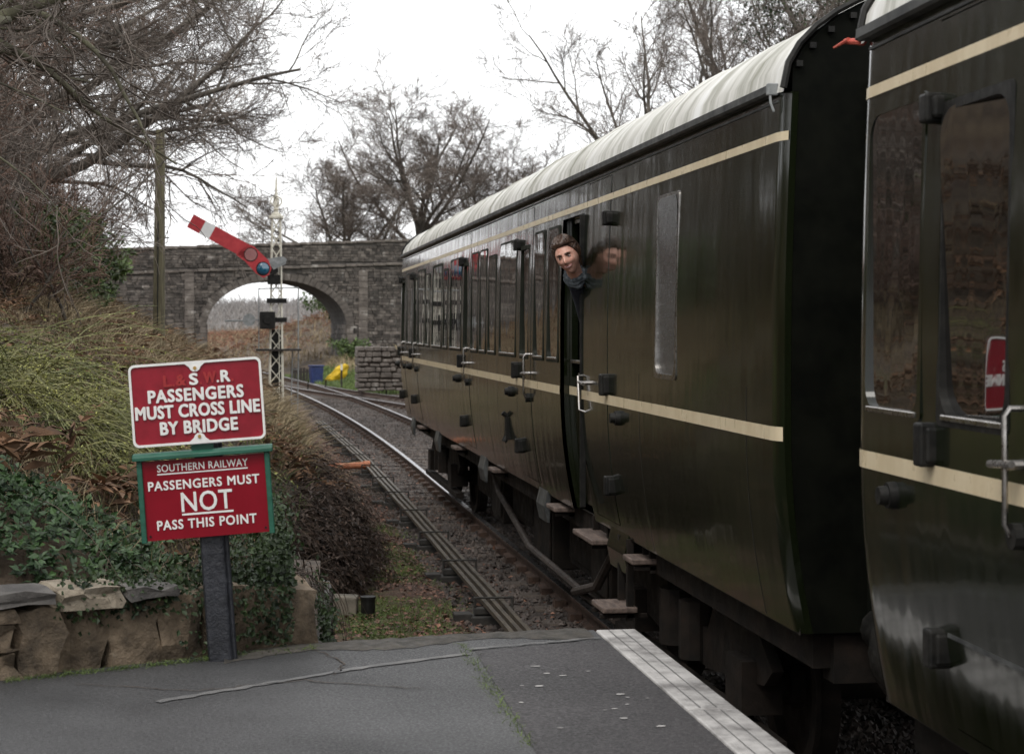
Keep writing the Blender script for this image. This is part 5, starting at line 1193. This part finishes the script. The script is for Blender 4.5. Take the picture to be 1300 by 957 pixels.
MB().box(cx2 - .05, cx2 + .05, y2 + .0, y2 + .02, cz2 + h2 + .037, cz2 + h2 + .06).build('hanger_block', SGREEN, lb)
line('SOUTHERN RAILWAY', 257.3, 587.8, 116, 9.2, SWHITE, lb, y=y2, depth=.0025, off=.0012, space=1.05)
line('PASSENGERS MUST', 259.0, 609.3, 142, 11.2, SWHITE, lb, y=y2, depth=.0025, off=.0042, space=1.12)
line('NOT', 262.8, 631.6, 65, 24.2, SWHITE, lb, y=y2, depth=.0025, off=.0042, space=1.05)
line('PASS THIS POINT', 263.0, 658.6, 127, 11.6, SWHITE, lb, y=y2, depth=.0025, off=.0042, space=1.12)
for (u, v, w_, t_) in ((257.3, 595.2, 116, 1.6), (264, 647.0, 66, 2.4)):
    a, b = S(u, v); MB().box(a - w_ / 2 * PM, a + w_ / 2 * PM, y2 - .0025, y2 + .001, b - t_ / 2 * PM, b + t_ / 2 * PM).build('underline', SWHITE, lb)
for sx, sz in ((-1, -1), (1, -1)): MB().tube([(cx2 + sx * (w2 - .02), y2 - .004, cz2 + sz * (h2 - .02)), (cx2 + sx * (w2 - .02), y2 + .002, cz2 + sz * (h2 - .02))], .005, 8).build('screw', DARKMET, lb)

# ------------------------------------------------------------------ semaphore signal
KS = 38.0 / 2280 * 1.0
sx0, sy0 = .60, 38.0
sig = thing('semaphore_signal', 'lattice post railway signal with raised red and white arm', 'railway signal', (sx0, sy0, .55), (0, 0, R(-1)))
H = 4.62 - .55; a0, a1 = .145, .085
def cor(z, i, j): t = (z) / H; a = a0 + (a1 - a0) * t; return (i * a, j * a, z)
for i in (-1, 1):
    for j in (-1, 1): MB().tube([cor(0, i, j), cor(H, i, j)], .022, 4).build('corner_post', SIGCREAM, sig)
nb = 13
for (i0, j0, i1, j1) in ((-1, -1, 1, -1), (1, -1, 1, 1), (1, 1, -1, 1), (-1, 1, -1, -1)):
    for q in range(nb):
        z0, z1 = H * q / nb, H * (q + 1) / nb
        MB().tube([cor(z0, i0, j0), cor(z1, i1, j1)], .011, 4).build('lattice_bar', SIGCREAM, sig); MB().tube([cor(z0, i1, j1), cor(z1, i0, j0)], .011, 4).build('lattice_bar', SIGCREAM, sig)
MB().box(-.22, .22, -.22, .22, -.35, .25).build('base_casting', DARKMET, sig, bevel=.02)
MB().box(-.10, .12, -.09, .09, -.1, 1.75).build('inner_post', DARKMET, sig)
MB().box(-.15, .15, -.15, .15, H, H + .06).build('cap_plate', SIGCREAM, sig, bevel=.01)
mb = MB(); mb.lathe([(0, -.02), (.11, .0), (.10, .05), (.04, .08), (.045, .12), (.07, .14), (.03, .17)], (0, 0, H + .06), 12); mb.lathe([(.045, .0), (.045, .06), (.032, .10), (.02, .60), (0, .72)], (0, 0, H + .20), 10)
for q in range(4):
    t = q * math.pi / 2 + .4; mb.tube([(.02 * math.cos(t), .02 * math.sin(t), H + .24), (.13 * math.cos(t), .13 * math.sin(t), H + .34), (.11 * math.cos(t), .11 * math.sin(t), H + .42), (.02 * math.cos(t), .02 * math.sin(t), H + .48)], .018, 5)
mb.build('finial', SIGCREAM, sig, smooth=True)
# arm pivots at the right of the spectacle, raised about 32 degrees
pz_ = 3.62 - .55; arm = bpy.data.objects.new('signal_arm', None); COL.objects.link(arm); arm.parent = sig; arm.location = (-.27, -.26, pz_ - .05); arm.rotation_euler = (0, R(28.5), 0); arm.empty_display_size = .1
# local x negative = towards the arm tip
MB().box(-1.78, -.40, -.012, .012, .0, .30).build('arm_blade', SIGRED, arm)
MB().box(-1.50, -1.27, -.0165, -.013, .001, .299).build('white_band', SIGWHT, arm)
mb = MB(); mb.prism([(-.62, -.02), (-.40, -.05), (-.08, -.16), (.10, -.17), (.17, -.06), (.15, .08), (.02, .20), (-.38, .31), (-.52, .30)], -.012, .012); mb.build('spectacle', SIGRED, arm)
for (lx, lz, r_, m_, nm) in ((-.36, .13, .145, LENSR, 'red_lens'), (.0, -.005, .145, LENSB, 'blue_lens')):
    mb = MB(); mb.tube([(lx, -.02, lz), (lx, .02, lz)], r_, 20); rg_ = mb.build('lens_ring', DARKMET, arm)
    mb = MB(); P_ = [(r_ * .88 * math.sin(R(a)), -.022 - .05 * (math.cos(R(a)) if nm == 'blue_lens' else .15)) for a in (90, 70, 50, 30, 12, 0)]
    mb.lathe([(r, 0) for r, h in P_], (0, 0, 0), 20); kk = 20
    mb.v = [(lx + v[0], P_[i // kk][1], lz + v[1]) for i, v in enumerate(mb.v)]; mb.build(nm, m_, rg_, smooth=True)
mb = MB(); mb.prism([(-.05, .20), (.20, .08), (.36, .30), (.34, .40), (.24, .42)], .014, .03); mb.tube([(.28, -.0, .33), (.28, .04, .33)], .05, 10); mb.build('pivot_bracket', GREYP, arm)
mb = MB(); mb.tube([(-.06, -.22, pz_ - .08), (-.06, .0, pz_ - .08)], .10, 12); mb.box(-.18, .08, -.2, -.06, pz_ - .38, pz_ - .18); mb.build('lamp_case', DARKMET, sig)
mb = MB().box(-.34, -.02, -.34, -.1, 2.0 - .24, 2.0 + .12); mb.tube([(-.18, -.36, 1.94), (-.18, -.34, 1.94)], .09, 12); mb.build('repeater_box', DARKMET, sig, bevel=.02, seg=1)
mb = MB(); mb.tube([(-1.06, -.2, 1.93), (-.62, -.2, 1.93)], .022, 6); mb.tube([(-.62, -.2, 1.93), (-.12, -.2, 1.97)], .018, 6); mb.tube([(-.56, -.24, 1.95), (-.56, -.16, 1.95)], .13, 14); mb.build('balance_lever', GREYP, sig)
mb = MB().box(-.42, .52, -.25, .35, 1.30, 1.345); mb.build('staging', DARKW, sig)
for xx, yy in ((-.36, -.2), (.46, -.2), (.46, .3)): MB().tube([(xx, yy, 1.345), (xx, yy, 2.62)], .012, 5).build('handrail_post', GREYP, sig)
MB().tube([(-.36, -.2, 2.6), (.46, -.2, 2.62), (.46, .3, 2.62)], .014, 5).build('handrail', GREYP, sig)
lad = [MB().tube([(.30 + e, .1, -.3), (.34 + e * .9, .12, 1.32)], .013, 5).build('ladder_stile', GREYP, sig) for e in (-.0, .14)]
for q in range(6): MB().tube([(.305 + .006 * q, .1, -.05 + q * .24), (.435 + .006 * q, .1, -.05 + q * .24)], .009, 5).build('ladder_rung', GREYP, sig)
for e in (.13, .18): MB().tube([(e - .06, -.16, -.2), (e - .08, -.15, pz_)], .010, 5).build('pull_rod', SIGCREAM, sig)
for zz in (1.95, 2.35): MB().box(-.2, .22, -.19, -.13, zz - .05, zz + .05).build('cross_bracket', DARKMET, sig)

tp = thing('telegraph_pole', 'old mossy timber pole standing on the left bank before the bridge', 'pole', (-1.44, 30, gz(-1.44, 30) - .2), (0, R(.4), 0))
Hh = 5.59 - tp.location.z; MB().tube([(0, 0, -.2), (0, 0, Hh * .5), (0, 0, Hh)], [.105, .092, .075], 14).build('shaft', POLE, tp, smooth=True)
for z_ in (1.0, 1.6): MB().tube([(.09, 0, z_ + 1.2), (.16, -.02, z_ + 1.2)], .012, 6).build('bolt', DARKMET, tp)
MB().tube([(-.02, -.098, -.1), (-.02, -.085, Hh * .62)], .012, 5).build('conduit', DARKMET, tp)

# ------------------------------------------------------------------ the woman leaning out of the guard door
hx, hy, hz = 2.150, 12.02, 2.850
wm = thing('person', 'woman in navy jacket and grey scarf leaning out of the guard door', 'person', (2.75, 12.62, 1.12))
root = Vector(wm.location)
def Hd(u, v):                                        # head surface, u azimuth (0 = face), v elevation
    st, ct = math.sin(u), math.cos(u); se, ce = math.sin(v), math.cos(v)
    x, y, z = .073 * st * ce, -.094 * ct * ce, .118 * se
    if y > 0: y *= 1.02
    if z < -.01: k = min(1, (-.01 - z) / .105); x *= 1 - .34 * k ** 1.5; y = y * (1 - .18 * k) - .012 * k if y < 0 else y * (1 - .55 * k)
    f = max(0, -y / .094)
    g = lambda cx_, cz_, sx_, sz_: math.exp(-((x - cx_) / sx_) ** 2 - ((z - cz_) / sz_) ** 2) * (f > .35)
    d = 0.
    d += .026 * g(0, -.030, .011, .015) + .014 * g(0, -.010, .009, .024)           # nose
    d += .004 * g(-.012, -.036, .007, .008) + .004 * g(.012, -.036, .007, .008)
    d -= .011 * g(-.031, .006, .017, .012) + .011 * g(.031, .006, .017, .012)      # sockets
    d += .005 * g(-.030, .026, .022, .008) + .005 * g(.030, .026, .022, .008)      # brows
    d += .008 * g(-.038, -.030, .018, .015) + .008 * g(.038, -.030, .018, .015) - .003 * g(-.030, -.058, .010, .014) - .003 * g(.030, -.058, .010, .014)    # cheeks
    d += .006 * g(0, -.062, .024, .008) - .004 * g(0, -.078, .02, .006) + .008 * g(0, -.097, .018, .014)
    return Vector((x, y - d, z))
nu, nv_ = 72, 56; mb = MB()
us = [-math.pi + 2 * math.pi * i / nu for i in range(nu)]; us = [math.copysign(abs(u / math.pi) ** 1.35 * math.pi, u) for u in us]
for j in range(nv_ + 1):
    v = -math.pi / 2 + math.pi * j / nv_
    for u in us: mb.v.append(tuple(Hd(u, v)))
for j in range(nv_):
    for i in range(nu): mb.f.append((j * nu + i, j * nu + (i + 1) % nu, (j + 1) * nu + (i + 1) % nu, (j + 1) * nu + i))
HM = Matrix.Translation(Vector((hx, hy, hz)) - root) @ Matrix.Rotation(R(-21), 4, 'Y') @ Matrix.Rotation(R(-24), 4, 'Z') @ Matrix.Rotation(R(4), 4, 'X') @ Matrix.Scale(1.08, 4)
def inH(p): return HM @ Vector(p)
bm = bmesh.new()
me = bpy.data.meshes.new('head'); me.from_pydata([tuple(inH(v)) for v in mb.v], [], mb.f); bm.from_mesh(me)
def chain(pts, rs, k=14):
    m_ = MB().tube(pts, rs, k); me_ = bpy.data.meshes.new('limb'); me_.from_pydata(m_.v, [], m_.f); bm.from_mesh(me_)
nk = inH((0, .025, -.075)); base = Vector((2.262, 12.20, 2.665)) - root; chest = Vector((2.46, 12.52, 2.42)) - root; hip = Vector((2.78, 12.66, 2.02)) - root
chain([inH((0, .02, -.02)), nk, base.lerp(nk, .45), base], [.058, .052, .054, .062])
chain([base + Vector((0, 0, .03)), base.lerp(chest, .35), chest, chest.lerp(hip, .5), hip], [.05, .06, .12, .11, .13], 18)
sh_n = Vector((2.47, 12.42, 2.45)) - root; sh_f = Vector((2.50, 12.66, 2.45)) - root
chain([chest, sh_n], [.08, .065]); chain([chest, sh_f], [.08, .065])
el = Vector((2.66, 12.44, 2.20)) - root; ha = Vector((2.84, 12.52, 2.06)) - root; chain([sh_n, sh_n.lerp(el, .5), el, el.lerp(ha, .5), ha], [.06, .052, .045, .04, .032])
el2 = Vector((2.62, 12.76, 2.20)) - root; ha2 = Vector((2.62, 12.80, 1.95)) - root; chain([sh_f, sh_f.lerp(el2, .5), el2, el2.lerp(ha2, .5), ha2], [.06, .052, .045, .04, .032])
for h_, dr in ((ha, Vector((.5, .3, -.5))), (ha2, Vector((.1, -.1, -1)))):
    dr.normalize(); sd_v = dr.cross(Vector((0, 0, 1))).normalized(); chain([h_, h_ + dr * .05, h_ + dr * .085], [.03, .038, .030], 10)
    for q, (o_, l_) in enumerate(((-.027, .062), (-.009, .072), (.009, .068), (.027, .052))):
        p0 = h_ + dr * .075 + sd_v * o_; chain([p0, p0 + dr * l_ * .5 + Vector((0, 0, -.006)), p0 + dr * l_ * .85 + Vector((0, 0, -.022))], [.0105, .0095, .008], 8)
    p0 = h_ + dr * .025 + sd_v * .03; chain([p0, p0 + sd_v * .03 + dr * .02, p0 + sd_v * .038 + dr * .05], [.012, .011, .009], 8)
for s in (-.09, .09):
    kn = hip + Vector((.06, s, -.46)); ft = kn + Vector((.03, 0, -.43)); chain([hip + Vector((0, s, 0)), kn, ft], [.10, .062, .042], 12); chain([ft, ft + Vector((-.20, 0, -.02))], [.045, .035], 10)
me = bpy.data.meshes.new('body'); bm.to_mesh(me); bm.free()
tmp = bpy.data.objects.new('body', me); COL.objects.link(tmp); md = tmp.modifiers.new('r', 'REMESH'); md.mode = 'VOXEL'; md.voxel_size = .0062
dg = bpy.context.evaluated_depsgraph_get(); dg.update(); me2 = bpy.data.meshes.new_from_object(tmp.evaluated_get(dg)); bpy.data.objects.remove(tmp)
me2.name = 'body'; me2.materials.clear(); me2.polygons.foreach_set('use_smooth', np.full(len(me2.polygons), True)); link('body', me2, SKIN, wm)
# eyes, brows, lips, hair
for s in (-1, 1):
    mb = MB(); mb.lathe([(.0001 + .0112 * math.sin(R(a)), .0112 * -math.cos(R(a))) for a in range(0, 181, 20)], (0, 0, 0), 14)
    c = Vector((s * .031, -.0775, .004)); mb.v = [tuple(inH(Vector((v[0], v[2], v[1] * .28)) + c)) for v in mb.v]; mb.build('eye', EYEW, wm, smooth=True)
    mb = MB(); mb.tube([inH(c + Vector((-s * .002 - .002, -.0105, 0))), inH(c + Vector((-s * .002 - .002, -.0125, 0)))], .0044, 10); mb.build('iris', IRIS, wm)
    mb = MB(); mb.tube([inH(Hd(s * a, b) + Vector((0, -.003, .0))) for a, b in ((.15, .185), (.38, .215), (.64, .165))], [.0042, .0050, .0022], 6); mb.build('eyebrow', HAIR, wm, smooth=True)
    mb = MB(); mb.tube([inH(Hd(s * a, b) + Vector((0, -.0025, 0))) for a, b in ((.20, .10), (.36, .135), (.52, .08))], [.0026, .0042, .0022], 6); mb.build('eyelid', HAIR, wm, smooth=True)
def lip(z0, bow, r):
    pts = []
    for i in range(9):
        xx = -.029 + .058 * i / 8; zz = z0 + bow * (xx / .025) ** 2
        v = math.asin(max(-1, min(1, zz / .118))); best = min((abs(Hd(u, v).x - xx), u) for u in [q * .02 - .8 for q in range(81)])[1]; p = Hd(best, v); pts.append(inH(p + Vector((0, -.0015, 0))))
    mb = MB(); mb.tube(pts, [r * (1 - .75 * abs(i - 4) / 4) + .0006 for i in range(9)], 8); return mb
lip(-.057, .006, .0036).build('upper_lip', LIP, wm, smooth=True); lip(-.0665, .011, .0046).build('lower_lip', LIP, wm, smooth=True)
mb = lip(-.0615, .0085, .0032); mb.build('teeth', TEETH, wm, smooth=True)
mb = MB(); nu2, nv2 = 48, 26
def hairline(u):
    a = abs(u); return np.interp(a, [0, .35, .7, 1.0, 1.3, 1.7, 2.4, 3.15], [.60, .62, .56, .36, .05, -.35, -.62, -.70])
for j in range(nv2 + 1):
    for i in range(nu2):
        u = -math.pi + 2 * math.pi * i / nu2; v0 = float(hairline(u)); v = v0 + (math.pi / 2 - v0) * j / nv2
        p = Hd(u, v); nrm_ = Vector((p.x, p.y * .8, p.z)).normalized(); t = .013 * min(1, j / 3) + .004 * math.sin(u * 19 + j * .3) * min(1, j / 4) + (.008 if v > .6 else 0)
        mb.v.append(tuple(inH(p + nrm_ * t)))
for j in range(nv2):
    for i in range(nu2): mb.f.append((j * nu2 + i, j * nu2 + (i + 1) % nu2, (j + 1) * nu2 + (i + 1) % nu2, (j + 1) * nu2 + i))
mb.build('hair', HAIR, wm, smooth=True)
mb = MB(); mb.tube([inH((.0, .075, .03)), inH((.015, .115, .045)), inH((.02, .135, .0)), inH((.02, .13, -.07)), inH((.03, .115, -.13))], [.030, .042, .040, .030, .010], 10); mb.build('ponytail', HAIR, wm, smooth=True)
rs = random.Random(21); hs = MB()
for k in range(150):
    u0 = rs.uniform(-1.75, 1.75); v0 = float(hairline(u0)) + rs.uniform(-.02, .06); pts = []; sg_ = 1 if u0 > -.25 else -1; ue = sg_ * rs.uniform(2.5, 3.1); ve = rs.uniform(.0, .5); top = rs.uniform(.5, 1.0)
    for t in range(8):
        f = t / 7; u = u0 + (ue - u0) * f ** 1.3; v = (1 - f) * v0 + f * ve + math.sin(f * math.pi) * (top - .3) * .8; v = max(v, float(hairline(u)) if f < .9 else v); p = Hd(u, min(v, 1.35)); nn = Vector((p.x, p.y * .8, p.z)).normalized(); pts.append(inH(p + nn * (.004 + .016 * min(1, f * 3) + rs.uniform(-.0015, .003))))
    hs.tube(pts, [.0026, .0036, .004, .004, .004, .0036, .003, .002], 4, cap=False)
tag(hs.build('hair_strands', HAIR, wm, smooth=True), kind='stuff')
# jacket and scarf
mb = MB(); mb.tube([base + Vector((0, 0, .06)), base + Vector((.0, .0, .0)), base.lerp(chest, .45), chest, chest.lerp(hip, .5), hip + Vector((.02, 0, -.10))], [.056, .072, .095, .135, .13, .155], 20); mb.build('jacket', NAVY, wm, smooth=True)
for a_, b_, c_ in ((sh_n, el, ha), (sh_f, el2, ha2)):
    mb = MB(); mb.tube([chest.lerp(a_, .4), a_, a_.lerp(b_, .5), b_, b_.lerp(c_, .5), b_.lerp(c_, .95)], [.085, .080, .068, .060, .054, .046], 14); mb.build('sleeve', NAVY, wm, smooth=True)
for s in (-.09, .09):
    kn = hip + Vector((.06, s, -.46)); ft = kn + Vector((.03, 0, -.43)); mb = MB(); mb.tube([hip + Vector((0, s, 0)), kn, ft + Vector((0, 0, .04))], [.115, .075, .065], 12); mb.build('trouser_leg', NAVY, wm, smooth=True)
mb = MB(); rr = random.Random(6); cN = nk.lerp(base, .55); ax = (base - nk).normalized(); e1 = ax.cross(Vector((0, 1, 0))).normalized(); e2 = ax.cross(e1)
for ring, (r_, o_) in enumerate(((.054, -.018), (.063, .0), (.070, .024))):
    pts = [cN + ax * (o_ + .008 * math.sin(3 * t + ring)) + (e1 * math.cos(t) + e2 * math.sin(t)) * (r_ + .004 * math.sin(5 * t + ring * 2)) for t in [2 * math.pi * i / 22 for i in range(23)]]
    mb.tube(pts, [.020 + .006 * math.sin(i * 1.9 + ring) for i in range(23)], 9)
mb.build('scarf', SCARF, wm, smooth=True)
bpy.context.view_layer.update()
